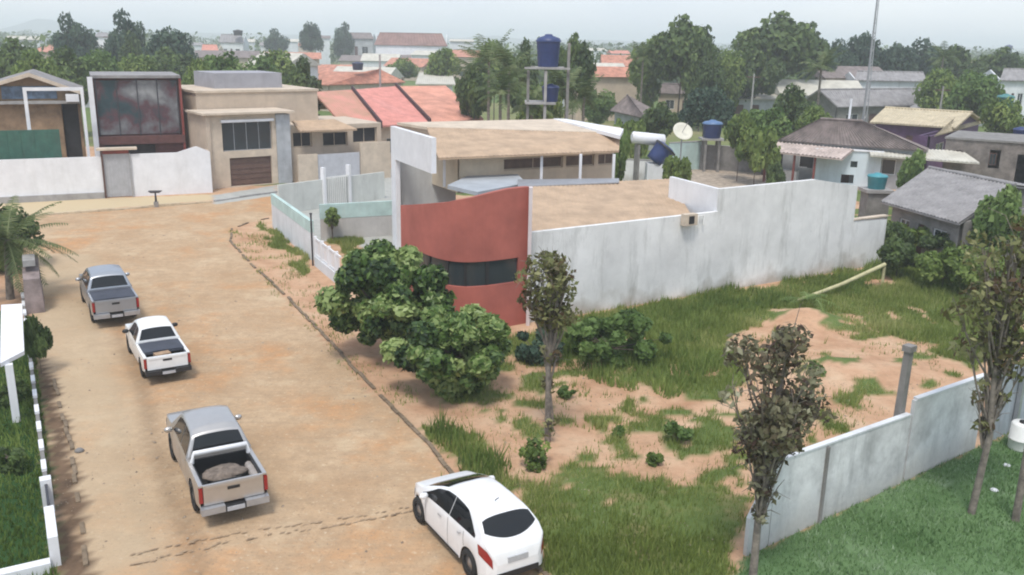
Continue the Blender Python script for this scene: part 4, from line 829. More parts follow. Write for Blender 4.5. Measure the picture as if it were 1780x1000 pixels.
# satellite dish
p = G(1186, 226, 4.2); t_ = thing('satellite_dish', 'big cream mesh dish tilted towards the sky beside the blue lidded tank', 'satellite dish', (p[0], p[1], 0), -.3)
MB().tube([(0, 0, 0), (0, 0, 3.9)], .06, 8).build('pole', M['steel'], t_); dsh = MB().lathe([(0, 0), (.4, .03), (.8, .12), (1.1, .24), (1.12, .25), (1.1, .28), (.8, .16), (.4, .06), (0, .03)], n=28).build('dish', mat('cream_dish', (.62, .60, .50), .6, .06, 3), t_); dsh.scale = (.75,)*3; dsh.location = (0, 0, 4.0); dsh.rotation_euler = (rad(42), rad(32), 0)
MB().tube([(0, 0, 4.0), (.5, -.7, 4.9)], .03, 6).build('feed_arm', M['steel'], t_)
# yard walls behind the corner building
for (pa, pb, rowt, mm, nm_, lab) in (((1072, 318), (1158, 322), 279, 'old_white', 'yard_wall', 'stained pale board wall right behind the sand tiled roofs'), ((1162, 300), (1216, 296), 248, 'teal_paint', 'yard_wall', 'short bluish wall beyond the tipped blue tank'), ((1214, 296), (1346, 304), 256, 'conc_dark', 'yard_wall', 'dark grey yard wall under the blue lidded tank')):
    fy = Frame(G(*pa), G(*pb)); ty = thing(nm_, lab, 'wall', fy.o, fy.rz); zz = fy.on((pa[0]+pb[0])/2, rowt)[1]; MB().box(0, fy.len, 0, .18, -.1, zz).build('wall', M[mm], ty); MB().box(-.03, fy.len+.03, -.03, .21, zz+.003, zz+.07).build('coping', M['concrete'], ty)
# lattice mast
YM = 74.0; pb = at(1491, 300, YM); pt = at(1524, -25, YM); t_ = thing('radio_mast', 'very tall thin lattice mast rising into the sky at right', 'mast', (pb[0], YM, 0)); dx = (pt[0]-pb[0])*0.25; hT = pt[2]
mb = MB()
for k in range(3):
    a = 2*math.pi*k/3; mb.tube([(.17*math.cos(a), .17*math.sin(a), 0), (.17*math.cos(a), .17*math.sin(a), 6.5), (.08*math.cos(a)+dx, .08*math.sin(a), hT)], [.055, .05, .03], 5)
mb.build('leg_tubes', M['steel'], t_); mb = MB(); zz = .4; k = 0
while zz < hT-.5:
    fx = dx*max(0, (zz-6.5)/(hT-6.5)); rr_ = .17 if zz < 6.5 else .17-.09*(zz-6.5)/(hT-6.5); a = 2*math.pi*k/3; b_ = 2*math.pi*(k+1)/3
    mb.tube([(fx+rr_*math.cos(a), rr_*math.sin(a), zz), (fx+rr_*math.cos(b_), rr_*math.sin(b_), zz+.35)], .02, 4); zz += .35; k += 1
mb.build('bracing', M['steel'], t_); MB().box(-.35, .35, -.35, .35, 0, .4).build('base', M['concrete'], t_)
def pole(label, px, prow, Y, h=None, r=.12, arm=True, m=None):
    p = at(px, prow, Y); t = thing('utility_pole', label, 'utility pole', (p[0], Y, 0)); MB().tube([(0, 0, 0), (0, 0, p[2])], [r*1.3, r*.8], 8).build('shaft', m or M['concrete'], t)
    if arm: MB().box(-.9, .9, -.06, .06, p[2]-.5, p[2]-.38).build('crossarm', M['dark_wood'], t)
pole('concrete utility pole on the skyline above the long shed', 1311, 128, 118)
pole('slim pole standing beside the small left skyline house', 188, 60, 160)
pole('pole in front of the wide red roof', 660, 95, 96, arm=False)
pole('short pole above the purple house', 1640, 150, 105)
pole('white pole left of the mast behind the brown roof', 1480, 172, 78, arm=False, m=M['clean_white'])

# ================================================================== right foreground: garden wall, posts
gA = G(1288, 972); gB = G(1702, 776); gf = Frame(gA, gB); wt = thing('garden_wall', 'low grey white stained concrete panel wall beside the lawn', 'wall', gf.o, gf.rz); L = gf.len
um = gf.on(1590, 700)[0]; us_ = gf.on(1345, 900)[0]
z0, z1, z2 = gf.on(1350, 806)[1], gf.on(1585, 725)[1], gf.on(1592, 700)[1]; z3 = gf.on(1700, 662)[1]
zx = lambda px, py: gf.on(px, py)
u_a, z_a = zx(1350, 805); u_b, z_b = zx(1585, 722); u_c, z_c = zx(1592, 697); u_d, z_d = zx(1716, 654)
mb = MB()
z_m = (z_a+z_b)/2; u_m = (u_a+u_b)/2; u_1 = zx(1430, 850)[0]; mb2 = MB()
def hx(u0, u1, za, zb): mb.hexa([(u0+.012, 0, -.2), (u1-.012, 0, -.2), (u1-.012, .1, -.2), (u0+.012, .1, -.2), (u0+.012, 0, za), (u1-.012, 0, zb), (u1-.012, .1, zb), (u0+.012, .1, za)])
hx(u_a-.75, u_a, z_a-1.15, z_a-.05)
hx(u_a, u_1, z_a, z_a+(z_b-z_a)*(u_1-u_a)/(u_b-u_a)); hx(u_1, u_b, z_a+(z_b-z_a)*(u_1-u_a)/(u_b-u_a), z_b); hx(u_c-.02, u_d, z_c, z_d)
mb.build('panels', M['grey_wall'] if False else mat('stained_panel', (.63, .64, .64), .9, .22, 1.1, .25, streak=.8, streak_col=(.27, .28, .28), splash=.5), wt)
mb = MB()
def cp(u0, u1, za, zb): mb.hexa([(u0, -.02, za+.003), (u1, -.02, zb+.003), (u1, .13, zb+.003), (u0, .13, za+.003), (u0, -.02, za+.05), (u1, -.02, zb+.05), (u1, .13, zb+.05), (u0, .13, za+.05)])
cp(u_a, u_b-.05, z_a, z_b); cp(u_c+.1, u_d, z_c, z_d); mb.build('coping', M['white_wall'], wt)
MB().box(u_1-.05, u_1+.03, -.06, -.002, -.1, z_a-.1).build('post', M['conc_dark'], wt)
MB().box(u_a-.12, u_a+.02, .102, .24, -.1, z_a-.2).build('post', M['concrete'], wt)
pp = gf.w(zx(1578, 720)[0]-.05, .22); cpole = thing('concrete_post', 'rough leaning concrete post rising behind the garden wall', 'post', pp, gf.rz); topz = at(1600, 612, pp[1])[2]
mb = MB(); mb.hexa([(-.12, -.1, -.1), (.12, -.1, -.1), (.12, .1, -.1), (-.12, .1, -.1), (-.02, -.08, topz), (.17, -.08, topz), (.17, .08, topz), (-.02, .08, topz)]); mb.build('shaft', M['conc_dark'], cpole); MB().box(-.06, .22, -.12, .12, topz, topz+.16).build('head', M['conc_dark'], cpole)
# grey gate beyond and white drum
gC = G(1712, 772); gD = G(1830, 716); f = Frame(gC, gD); t_ = thing('panel_gate', 'blue grey corrugated gate continuing the garden wall', 'gate', f.o, f.rz)
mb = MB(); corr(mb, (0, 0, 0), (f.len, 0, 0), (f.len, .02, 2.2), (0, .02, 2.2), .3, .03, .04); mb.build('sheet', mat('blue_grey_sheet', (.33, .37, .41), .6, .12, 2, streak=.5), t_)
for xx in (0, f.len*.35): MB().box(xx-.07, xx+.07, -.16, -.04, 0, 2.3).build('post', M['steel'], t_)
p = G(1772, 780); t_ = thing('white_drum', 'white plastic drum standing on the lawn by the gate', 'drum', p); MB().lathe([(0, 0), (.3, 0), (.32, .05), (.32, .3), (.345, .32), (.32, .34), (.32, .75), (.28, .8), (0, .8)], n=22).build('body', M['pvc'], t_); MB().lathe([(.12, .8), (.12, .85), (0, .85)], n=12).build('cap', M['blackp'], t_)
for k, (px, py, lab) in enumerate(((1750, 810, 'white stone lying on the lawn right of the slim tree'), (1728, 853, 'flat white stone lying lower on the lawn'))):
    mb = MB(); mb.lathe([(0, 0), (.09, 0), (.11, .02), (.07, .05), (0, .06)], n=9); o = mb.build('stone', M['clean_white']); o.location = tuple(G(px, py)); o.rotation_euler = (0, 0, k); tag(o, lab, 'stone')
# rail in the lot
a, b_ = G(1385, 527), G(1533, 497); zr_ = 1.05; t_ = thing('pole_rail', 'yellowed bamboo rail leaning from a short post in the grass', 'rail', b_); d = (a-b_)
MB().tube([(0, 0, 0), (0, 0, zr_)], .07, 8).build('post', mat('bamboo', (.45, .42, .24), .8, .15, 4), t_)
e_ = G(1385, 524, .1)-b_; MB().tube([(0, 0, zr_), tuple(e_*.5+np.array([0, 0, zr_*.42])), (e_[0], e_[1], .12)], [.10, .09, .08], 8).build('rail', MATS['bamboo'], t_)
# ================================================================== left foreground: fence, pillar, porch slab
fA, fB = G(98, 985), G(40, 520); lf = Frame(fA, fB); t_ = thing('garden_fence', 'low white and dark kerb fence between the dark garden and sandy strip', 'fence', lf.o, lf.rz); L = lf.len
mb = MB(); mb.box(2.9, L, -.05, .05, -.05, .30); mb.build('base', M['conc_dark'], t_)
k = 0
for s in np.arange(2.4, L-1, 1.35):
    MB().box(s+.5, s+1.1, -.06, .06, .304, .38).build('white_cap', M['clean_white'], t_); k += 1
MB().box(0, 1.5, -.10, .10, 0, .7).build('white_pier', M['clean_white'], t_); MB().box(2.55, 2.8, -.12, .12, 0, .85).build('white_pillar', M['clean_white'], t_)
MB().box(1.5, 2.55, -.03, .03, .15, .75).build('dark_gate', M['steel_dark'], t_)
MB().box(-.25, 0, .1, 1.9, 0, .25).build('return_wall', M['clean_white'], t_)
p0 = G(62, 545); t_ = thing('stone_pillar', 'dusty grey tapering pillar wall end beside the palm', 'pillar', p0, rad(118)); mb = MB(); mb.hexa([(0, -.35, 0), (2.6, -.35, 0), (2.6, .35, 0), (0, .35, 0), (.1, -.3, 1.4), (2.4, -.3, 1.9), (2.4, .3, 1.9), (.1, .3, 1.4)]); mb.build('body', mat('dusty_grey', (.26, .21, .20), .95, .25, 2, .3), t_)
MB().box(.7, 1.9, -.2, .25, 1.8, 2.05).build('cap', M['concrete'], t_)
p0 = G(24, 640, 0); t_ = thing('porch_roof', 'small white sloping porch roof at the left edge', 'porch', G(30, 650), rad(118))
mb = MB(); c = [G(0, 632, 1.9), G(42, 610, 1.9), G(38, 528, 2.3), G(2, 530, 2.3)]; tl = np.array(t_.location)
fr4 = Frame(G(30, 650), G(30, 650)+np.array([math.cos(rad(118)), math.sin(rad(118)), 0])); mb.slab([fr4.loc(q) for q in c], .12); mb.build('slab', M['clean_white'], t_)
q = fr4.loc(G(40, 560, 2.1)); q = fr4.loc(c[0]); MB().box(q[0]+.1, q[0]+.3, q[1]-.3, q[1]-.1, 0, 1.78).build('post', M['clean_white'], t_)
for k, (px, py) in enumerate(((138, 785),)):
    o = MB().lathe([(0, 0), (.11, 0), (.13, .03), (.08, .08), (0, .09)], n=9).build('stone', M['conc_dark']); o.location = tuple(G(px, py)); tag(o, 'dark round stone on the kerb of the sandy strip', 'stone')

# ================================================================== vegetation
def leaves(C, R, n_leaf, size, r, flat=.5, elong=1.6, tint0=.5, tspread=.22, bend_up=.2):
    """leaf quads scattered through clump spheres C (k,3) with radii R"""
    k = len(C); w_ = R**2; idx = r.choice(k, n_leaf, p=w_/w_.sum()); d = r.normal(size=(n_leaf, 3)); d /= np.linalg.norm(d, axis=1)[:, None]
    rr = r.uniform(.45, 1.05, n_leaf)**.6; P = C[idx]+d*(R[idx]*rr)[:, None]*np.array([1, 1, .85])
    nrm_ = d+r.normal(size=(n_leaf, 3))*.6+np.array([0, 0, bend_up]); nrm_ /= np.linalg.norm(nrm_, axis=1)[:, None]
    a = np.cross(nrm_, r.normal(size=(n_leaf, 3))); a /= np.linalg.norm(a, axis=1)[:, None]; b_ = np.cross(nrm_, a); s = size*r.uniform(.6, 1.35, n_leaf)[:, None]
    V = np.stack([P-a*s*elong*.5, P-b_*s*.5, P+a*s*elong*.5, P+b_*s*.5], 1).reshape(-1, 3)
    tc_ = r.normal(tint0, tspread*.6, k); T = np.clip(tc_[idx]+r.normal(0, tspread*.55, n_leaf), 0, 1)
    return V, np.arange(len(V)).reshape(-1, 4), T
def crown_clumps(r, w, h, z0, k, shape='round', rc=.3):
    C = []
    while len(C) < k:
        p = r.uniform(-1, 1, 3)
        if np.linalg.norm(p) > 1 or np.linalg.norm(p) < .35: continue
        if shape == 'dome' and p[2] < -.3: continue
        C.append(p)
    C = np.array(C); C[:, 0] *= w/2*(1-rc*.6); C[:, 1] *= w/2*(1-rc*.6); C[:, 2] = z0+h/2+C[:, 2]*h/2*(1-rc*.5)
    return C, r.uniform(.6, 1.25, k)*rc*min(w, h)*.55
def limb_tree(mb, r, C, h0, rt, lean=(0, 0), nl=9, zb=0.0):
    top = np.array([lean[0], lean[1], h0]); mb.tube([(0, 0, zb-.1), tuple(top*.5+np.array([r.normal(0, .05), r.normal(0, .05), zb*.5])), tuple(top)], [rt, rt*.8, rt*.65], 8)
    for i in r.choice(len(C), min(nl, len(C)), replace=False):
        c = C[i]; m_ = (top+c)/2+np.array([0, 0, -.08*abs(c[2]-h0)])+r.normal(0, .05, 3)*rt*4; mb.tube([tuple(top*.93), tuple(m_), tuple(c)], [rt*.5, rt*.3, rt*.1], 5, cap=False)
TPL = {}
def tree_template(key, w, h, trunk, nleaf, size, k, m, seed, bark='bark', shape='round', rc=.32, elong=1.5, tint0=.5, hs=.1):
    r = np.random.default_rng(seed); C, R = crown_clumps(r, w, h-trunk*.85, trunk*.85, k, shape, rc); V, Fc, T = leaves(C, R, nleaf, size, r, elong=elong, tint0=tint0)
    me = mesh_np('crown', V, Fc, FOL[m], 'mesh', tint=T); mb = MB(); limb_tree(mb, r, C, trunk+.2*(h-trunk), hs*max(1, h/8)); tr_ = mb.build('trunk', M[bark]); tm = tr_.data; bpy.data.objects.remove(tr_); TPL[key] = (me, tm, w, h)
for i, (m_, s_) in enumerate((('dark', 1), ('dark', 2), ('blue', 3), ('mid', 4), ('mid', 5), ('light', 6), ('light', 8), ('blue', 9))):
    tree_template(('t', i), 8, 9, 2.2, 5200, .36, 26+4*i, m_, 50+s_, shape='dome' if i % 2 else 'round', rc=.34)
for i, m_ in enumerate(('mid', 'dark', 'light')): tree_template(('b', i), 4, 3, .3, 3600, .24, 18, m_, 80+i, shape='dome', rc=.42, hs=.05)
def put_tree(key, loc, w, h, rz, name, label, cat, group=None):
    me, tm, w0, h0 = TPL[key]; t = thing(name, label, cat, loc, rz, group); t.scale = (w/w0, w/w0, h/h0)
    for nm, d in (('crown', me), ('trunk', tm)):
        o = bpy.data.objects.new(nm, d); COL.objects.link(o); o.parent = t
    return t
def far_tree(px, top, Y, wpx, key, label, zb=0, name='broadleaf_tree', cat='tree', grp='trees of the town'):
    p = at(px, top, Y); w = wpx*Y/F*1.08; put_tree(key, (p[0], Y, zb), w, max(2, (p[2]-zb)*1.06), px*.37, name, label, cat, grp)
T_ = lambda i: ('t', i)
for a in [
 (22, 74, 105, 95, 1, 'dark tree at the left edge above the gabled house'), (95, 88, 98, 100, 0, 'broad dark tree behind the gable ridge'), (128, 36, 165, 62, 2, 'tall bluish tree with pointed top at left skyline'), (60, 100, 90, 80, 3, 'greener tree low behind the gabled house'),
 (170, 92, 104, 75, 5, 'light green tree above the mirrored front'), (216, 32, 150, 66, 2, 'tallest narrow tree on the left skyline'), (238, 60, 146, 55, 0, 'dark shoulder tree right of the tallest left tree'), (292, 54, 140, 78, 7, 'round bluish tree above the orange roof'), (232, 100, 108, 80, 4, 'green tree between the mirrored house and skyline tree'),
 (290, 88, 120, 95, 1, 'dark low tree behind the orange roof'), (385, 98, 96, 95, 5, 'yellow green bushy tree left of the roof block'), (345, 112, 90, 60, 3, 'small green tree right of the orange roof'), (440, 100, 104, 100, 6, 'wide light tree behind the grey roof block'), (515, 106, 92, 80, 0, 'dark tree right of the grey roof block'), (480, 92, 120, 80, 4, 'mid green tree behind the beige house'),
 (541, 42, 300, 34, 7, 'lone round tree on the skyline left of the warehouse'), (482, 56, 330, 40, 2, 'small dark skyline tree near the black tank'), (597, 46, 330, 34, 2, 'small skyline tree near the brick red house'), (770, 88, 150, 62, 4, 'green tree in front of the brown roofed warehouse'), (700, 105, 190, 50, 3, 'small tree below the white warehouse wall'),
 (1000, 68, 92, 72, 1, 'dark tree immediately right of the water tower'), (905, 76, 100, 60, 0, 'dark tree immediately left of the water tower'), (860, 80, 120, 70, 3, 'mid green tree behind the coconut palms'), (820, 120, 88, 60, 1, 'low dark tree at the end of the terrace roofs'),
 (940, 150, 80, 80, 4, 'bushy tree behind the water tower legs'), (1190, 36, 122, 112, 1, 'tall dark tree with ragged crown in the middle distance'), (1130, 76, 126, 74, 4, 'mid green tree left of the tall ragged tree'), (1225, 72, 118, 70, 0, 'dark tree right of the tall ragged tree'),
 (1360, 30, 140, 150, 1, 'biggest round dark tree on the skyline'), (1320, 75, 130, 80, 0, 'dark tree at the left foot of the biggest tree'), (1268, 92, 128, 72, 4, 'greener tree between the two big trees'), (1430, 80, 150, 70, 2, 'bluish tree right of the biggest tree'),
 (1503, 62, 160, 66, 7, 'round grey green tree beside the mast'), (1465, 80, 155, 60, 2, 'bluish tree just left of the mast'), (1562, 80, 160, 70, 7, 'hazy tree right of the mast'), (1620, 78, 170, 80, 2, 'hazy bluish tree above the ragged grey roof'), (1680, 84, 150, 90, 0, 'dark tree above the pink house'), (1745, 88, 150, 90, 1, 'dark tree at the right skyline edge'),
 (1640, 128, 112, 80, 3, 'green tree behind the hip roofed grey house'), (1700, 130, 100, 90, 5, 'light green tree above the green tank'), (1750, 175, 85, 80, 4, 'mid green tree behind the right edge tanks'),
 (1228, 155, 92, 84, 7, 'grey green tree left of the long shed'), (1392, 152, 88, 84, 0, 'round dark tree at the right end of the long shed'), (1335, 192, 78, 96, 5, 'light green spreading bush below the long shed'), (1150, 182, 86, 64, 1, 'small dark tree beside the pinkish brown roof'), (1040, 150, 110, 60, 6, 'light green tree left of the pinkish brown roof'), (1290, 200, 74, 50, 3, 'small green tree right of the blue lidded tank'),
 (1420, 190, 84, 60, 3, 'green tree behind the verandah roof')]:
    far_tree(*a[:4], T_(a[4]), a[5])
B_ = lambda i: ('b', i)
for a in [(1592, 272, 62, 66, 2, 'light green bush squeezed behind the grey fibre roof'), (1590, 388, 48, 100, 0, 'bushy green shrub against the grey roofed house'), (1650, 405, 46, 90, 1, 'dark shrub in front of the grey roofed house'), (1555, 420, 47, 60, 1, 'small dark shrub at the far end of the long wall'), (1745, 340, 44, 110, 2, 'light green shrub below the right roof edge'),
 (1700, 430, 40, 110, 0, 'green shrub mass behind the reddish tree'), (1070, 225, 62, 50, 2, 'bright green shrub beside the white cylinder'), (1180, 268, 66, 46, 0, 'green shrub beside the dish pole'), (1350, 288, 64, 40, 1, 'dark shrub beside the verandah post'), (1320, 215, 72, 70, 0, 'green shrub in front of the bushy yard'),
 (1560, 470, 43, 80, 1, 'low dark shrub beside the bamboo rail'), (1640, 480, 41, 100, 0, 'low green shrub above the grey stone heap'), (64, 588, 28, 46, 1, 'small dark shrub beside the left fence'), (1100, 205, 80, 50, 0, 'green shrub behind the white cylinder')]:
    far_tree(*a[:4], B_(a[4]), a[5], name='shrub', cat='shrub', grp='shrubs of the yards')
# far wood: one mass of crowns up to the horizon
r = np.random.default_rng(99); Cs = []; Rs = []
for i in range(900):
    Yy = 190*math.exp(r.uniform(0, 2.2)); pxx = r.uniform(-60, 1840)
    if 330 < pxx < 900 and r.random() < .72: continue
    if 300 < pxx < 700 and Yy < 330: continue
    X_ = (pxx-890)/F*Yy; hh = r.uniform(4, 9); ww = r.uniform(3, 6)*(1+Yy/500)
    for j in range(3): Cs.append((X_+r.normal(0, ww*.5), Yy+r.normal(0, 3), hh*r.uniform(.3, .8))); Rs.append(ww*r.uniform(.5, .9))
Cs = np.array(Cs); Rs = np.minimum(np.array(Rs), 8); V, Fc, T = leaves(Cs, Rs, 70000, 1.3, r, tint0=.45)
V[:, 2] = np.maximum(V[:, 2], -.2); tag(mesh_np('far_wood', V, Fc, FOL['dark'], tint=T), 'far green wood merging into haze towards the horizon', 'woodland', kind='stuff')
# tiny far roofs
cnt = 0
for (px, row, Yy, wpx, rm, lab) in ((430, 68, 360, 20, 'fibro_pale', 'tiny pale roof left of the lone skyline tree'), (466, 74, 330, 26, 'fibro', 'tiny grey roof in the field at left'), (560, 62, 380, 24, 'brown_tile', 'tiny brown roof near the lone skyline tree'), (505, 68, 380, 22, 'fibro_pale', 'tiny pale roof right of the small dark skyline tree'),
    (1040, 84, 400, 30, 'fibro_pale', 'tiny pale roof right of the water tower'), (1080, 88, 330, 30, 'terracotta', 'tiny pinkish roof on the skyline beyond the palms'), (338, 74, 380, 20, 'fibro', 'tiny grey roof right of the round bluish tree'), (1240, 120, 190, 26, 'fibro_pale', 'tiny pale roof between the two big trees')):
    p = at(px, row, Yy); L = wpx*Yy/F; t_ = thing('far_house', lab, 'house', (p[0]-L/2, Yy, 0), .2); zr_ = max(3.4, p[2]); 
    MB().box(0, L, 0, 6, 0, zr_-1.1).build('wall', M['white_wall'], t_); mb = MB(); mb.quads([(-.4, -.4, zr_-1.1), (L+.4, -.4, zr_-1.1), (L+.4, 3, zr_), (-.4, 3, zr_), (L+.4, 6.4, zr_-1.1), (-.4, 6.4, zr_-1.1)], [(0, 1, 2, 3), (3, 2, 4, 5), (0, 3, 5), (1, 4, 2)]); mb.build('roof', M[rm], t_)
r = random.Random(17); CLS = [('orange_tile', 'beige', 'orange'), ('brown_tile', 'beige2', 'brown'), ('fibro_pale', 'white_wall', 'pale'), ('fibro', 'grey_wall', 'grey')]; TOWN = []
FH = []
for lo, hi, n_, ya, yb in ((330, 900, 34, 230, 520), (980, 1300, 40, 190, 420), (1400, 1780, 36, 170, 380), (0, 330, 16, 190, 420), (440, 640, 6, 150, 200), (230, 560, 14, 160, 280), (990, 1120, 10, 125, 180), (1430, 1700, 12, 125, 200)):
    for i in range(n_): FH.append((r.uniform(lo, hi), ya*(yb/ya)**r.random()))
for px, Yy in FH:
    k = r.choice([0, 0, 0, 1, 1, 2, 3]); rm, wm, lab = CLS[k]; L = r.uniform(8, 15)*min(1, .45+Yy/400); D = r.uniform(7, 10); hw_ = r.uniform(2.8, 4.2) if r.random() < .8 else 6.2; rh = r.uniform(1.2, 2.2); p = at(px, 90, Yy)
    t_ = thing('town_house', lab, 'house', (p[0]-L/2, Yy, 0), r.uniform(-.5, .5), 'houses of the far town'); TOWN.append((px, lab, t_, L, D, hw_, rh))
    MB().box(0, L, 0, D, -.2, hw_).build('wall', M[wm], t_); mb = MB(); mb.quads([(-.5, -.5, hw_), (L+.5, -.5, hw_), (L+.5, D/2, hw_+rh), (-.5, D/2, hw_+rh), (L+.5, D+.5, hw_), (-.5, D+.5, hw_)], [(0, 1, 2, 3), (3, 2, 4, 5), (0, 3, 5), (1, 4, 2), (0, 5, 4, 1)]); mb.build('roof', M[rm], t_)
    for q in (.2, .5, .78): MB().box(L*q-.6, L*q+.6, -.06, -.01, 1.0, 2.3).build('window', M['window'], t_)
# hills
def hills(name, Y0, px0, px1, rows, seed, m):
    pts = np.linspace(px0, px1, 160); rr = np.interp(pts, [q[0] for q in rows], [q[1] for q in rows]); V = []; r = np.random.default_rng(seed); bump_ = np.convolve(r.normal(0, 1, 160), np.ones(7)/7, 'same')
    for i, (p, q) in enumerate(zip(pts, rr)):
        c = at(p, q+bump_[i]*.8, Y0); V += [(c[0]*.97, Y0-260, -2), (c[0], Y0, max(c[2], 1)), (c[0]*1.1, Y0+500, -2)]
    Fc = [(3*i+k, 3*i+3+k, 3*i+4+k, 3*i+1+k) for i in range(159) for k in (0, 1)]
    tag(mesh_np(name, V, Fc, m, smooth=True), kind='structure')
hm = mat('wooded_hill', (.035, .06, .035), .95, .35, .02)
hills('hills', 2600, -200, 2000, [(-200, 50), (0, 52), (30, 44), (60, 33), (95, 35), (125, 48), (200, 54), (330, 57), (500, 60), (800, 66), (860, 62), (900, 68), (1040, 70), (1100, 72), (1300, 76), (1780, 84), (2000, 87)], 4, hm)

# the two dense round trees, broad shrub, slim trees
def near_tree(name, label, base, C, R, n_leaf, size, m, seed, trunks, rt, bark='bark', elong=1.5, tint0=.5, cat='tree', group=None, bend=.2, tspread=.22):
    r = np.random.default_rng(seed); t = thing(name, label, cat, base, 0, group); C = np.array(C, float); R = np.array(R, float)
    V, Fc, T = leaves(C, R, n_leaf, size, r, elong=elong, tint0=tint0, bend_up=bend, tspread=tspread); mesh_np('crown', V, Fc, FOL[m], t, tint=T); mb = MB(); limb_tree(mb, r, C, trunks, rt, nl=14); mb.build('trunk', M[bark], t); return t
def dome(r, w, h, z0, k, rc, flat=1.0):
    C, R = crown_clumps(r, w, h, z0, k, 'round', rc); C[:, 1] *= flat; return C, R
r = np.random.default_rng(5)
b1 = G(640, 660); C, R = dome(r, 5.0, 3.6, .4, 70, .25); near_tree('dense_tree', 'larger dense green tree overhanging the street left of the red wall', b1+np.array([.45, 2.1, 0]), C, R, 21000, .155, 'glossy', 31, 1.5, .14, elong=1.7, tspread=.38)
b2 = G(780, 712); C, R = dome(r, 4.3, 3.0, .1, 58, .25); near_tree('dense_tree', 'smaller dense green tree in front of the red curved wall', b2+np.array([.0, 1.2, 0]), C, R, 18000, .15, 'glossy', 32, 1.2, .12, elong=1.7, tspread=.38)
b3 = G(1068, 645); C, R = dome(r, 4.9, 1.8, .0, 26, .34); C[:, 1] *= .8; near_tree('broadleaf_shrub', 'spreading shrub with big pale leaves against the long white wall', b3+np.array([0, 1.0, 0]), C, R, 5200, .2, 'light', 33, .5, .05, elong=1.2, cat='shrub', tint0=.5)
b4 = G(930, 640); C, R = dome(r, 2.2, 1.4, 0, 14, .4); near_tree('shrub', 'low dark shrub at the foot of the red wall corner', b4+np.array([0, .6, 0]), C, R, 1500, .16, 'blue', 34, .4, .04, cat='shrub')
b5 = G(578, 421); C, R = dome(r, .8, 1.5, .55, 12, .5); near_tree('small_tree', 'little rounded tree inside the walled front garden', b5, C, R, 900, .12, 'mid', 35, .7, .05, cat='tree')
def slim(name, label, px, py, toprow, crown_rows, wpx, seed, m, n_leaf, size, side=None, tint0=.45, lower=()):
    base = G(px, py); Yb = base[1]; r = np.random.default_rng(seed); top = at(px, toprow, Yb)[2]; sc_ = Yb/F*1.04; z1 = at(px, crown_rows, Yb)[2]; w = wpx*sc_; C = []; R = []
    for i in range(46):
        q = r.uniform(0, 1); zz = z1+(top-z1)*q; ww = w*.5*(.12+1.05*math.sin(math.pi*min(1, (.10+q*.78))))*r.uniform(.1, .95); a = r.uniform(0, 2*math.pi)
        C.append((ww*math.cos(a), ww*math.sin(a), zz)); R.append(w*r.uniform(.12, .24))
    for (z_f, wf_, k_) in lower:
        for i in range(k_): a = r.uniform(0, 6.28); C.append((wf_*r.uniform(.2, 1)*math.cos(a), wf_*r.uniform(.2, 1)*math.sin(a), z1*z_f+r.normal(0, .15))); R.append(w*.09)
    C = np.array(C); R = np.array(R); t = thing(name, label, 'tree', base, 0, 'slim street trees'); V, Fc, T = leaves(C, R, n_leaf, size, r, elong=2.0, tint0=tint0, bend_up=.0, tspread=.34); mesh_np('crown', V, Fc, FOL[m], t, tint=T)
    mb = MB(); rt = .075; mid = (r.normal(0, .04), r.normal(0, .04), z1*.6)
    mb.tube([(0, 0, -.1), mid, (0, 0, z1), (.05, 0, z1+(top-z1)*.5)], [rt*1.25, rt, rt*.8, rt*.4], 8)
    for c in C:
        s = max(.5*z1, c[2]-w*.9); md = np.array([c[0]*.55, c[1]*.55, (s+c[2])/2-.05]); mb.tube([(0, 0, s), tuple(md), tuple(c)], [rt*.42, rt*.3, rt*.16], 5, cap=False)
        for q in range(3): e = c+r.normal(0, w*.11, 3)+np.array([0, 0, w*.08]); mb.tube([tuple((md+c)/2), tuple((c+e)/2+np.array([0, 0, .02])), tuple(e)], [rt*.16, rt*.12, rt*.06], 4, cap=False)
    mb.build('trunk', M['bark_pale'], t); return t
slim('slim_tree', 'slim reddish leaved tree standing in front of the grey garden wall', 1308, 1012, 572, 800, 165, 66, 'croton', 3300, .085, lower=((.8, .25, 8), (.55, .12, 3)))
slim('slim_tree', 'slim olive leaved tree in front of the red and white wall corner', 952, 770, 445, 560, 100, 62, 'croton2', 1700, .095, lower=((.75, .22, 7), (.5, .16, 5), (.1, .3, 4)), tint0=.5)
slim('slim_tree', 'slim reddish tree at the right edge with the highest crown', 1688, 892, 372, 660, 150, 63, 'croton2', 1700, .10, lower=((.9, .35, 8), (.65, .18, 6)), tint0=.42)
slim('slim_tree', 'leaning reddish tree crown cut by the right picture edge', 1765, 905, 355, 600, 130, 64, 'croton', 1300, .10, lower=((.9, .3, 5),), tint0=.4)
for k, (px, py, s, lab) in enumerate(((930, 815, .75, 'small green bush at the foot of the olive leaved tree'), (1175, 770, .6, 'small weed bush in the middle of the bare sand'), (1420, 655, .5, 'small green bush beside the sand mound'), (1140, 812, .35, 'tiny bush on the sand near the grassy front'), (1075, 760, .3, 'tiny weed clump on the pink sand'), (985, 690, .35, 'tiny yellowish weed below the broad leaved shrub'))):
    r = np.random.default_rng(200+k); C, R = dome(r, s*1.6, s*1.1, 0, 9, .45); near_tree('weed_bush', lab, G(px, py), C, R, 420, .11, ('mid', 'light', 'glossy')[k % 3], 210+k, s*.4, .02, cat='bush')
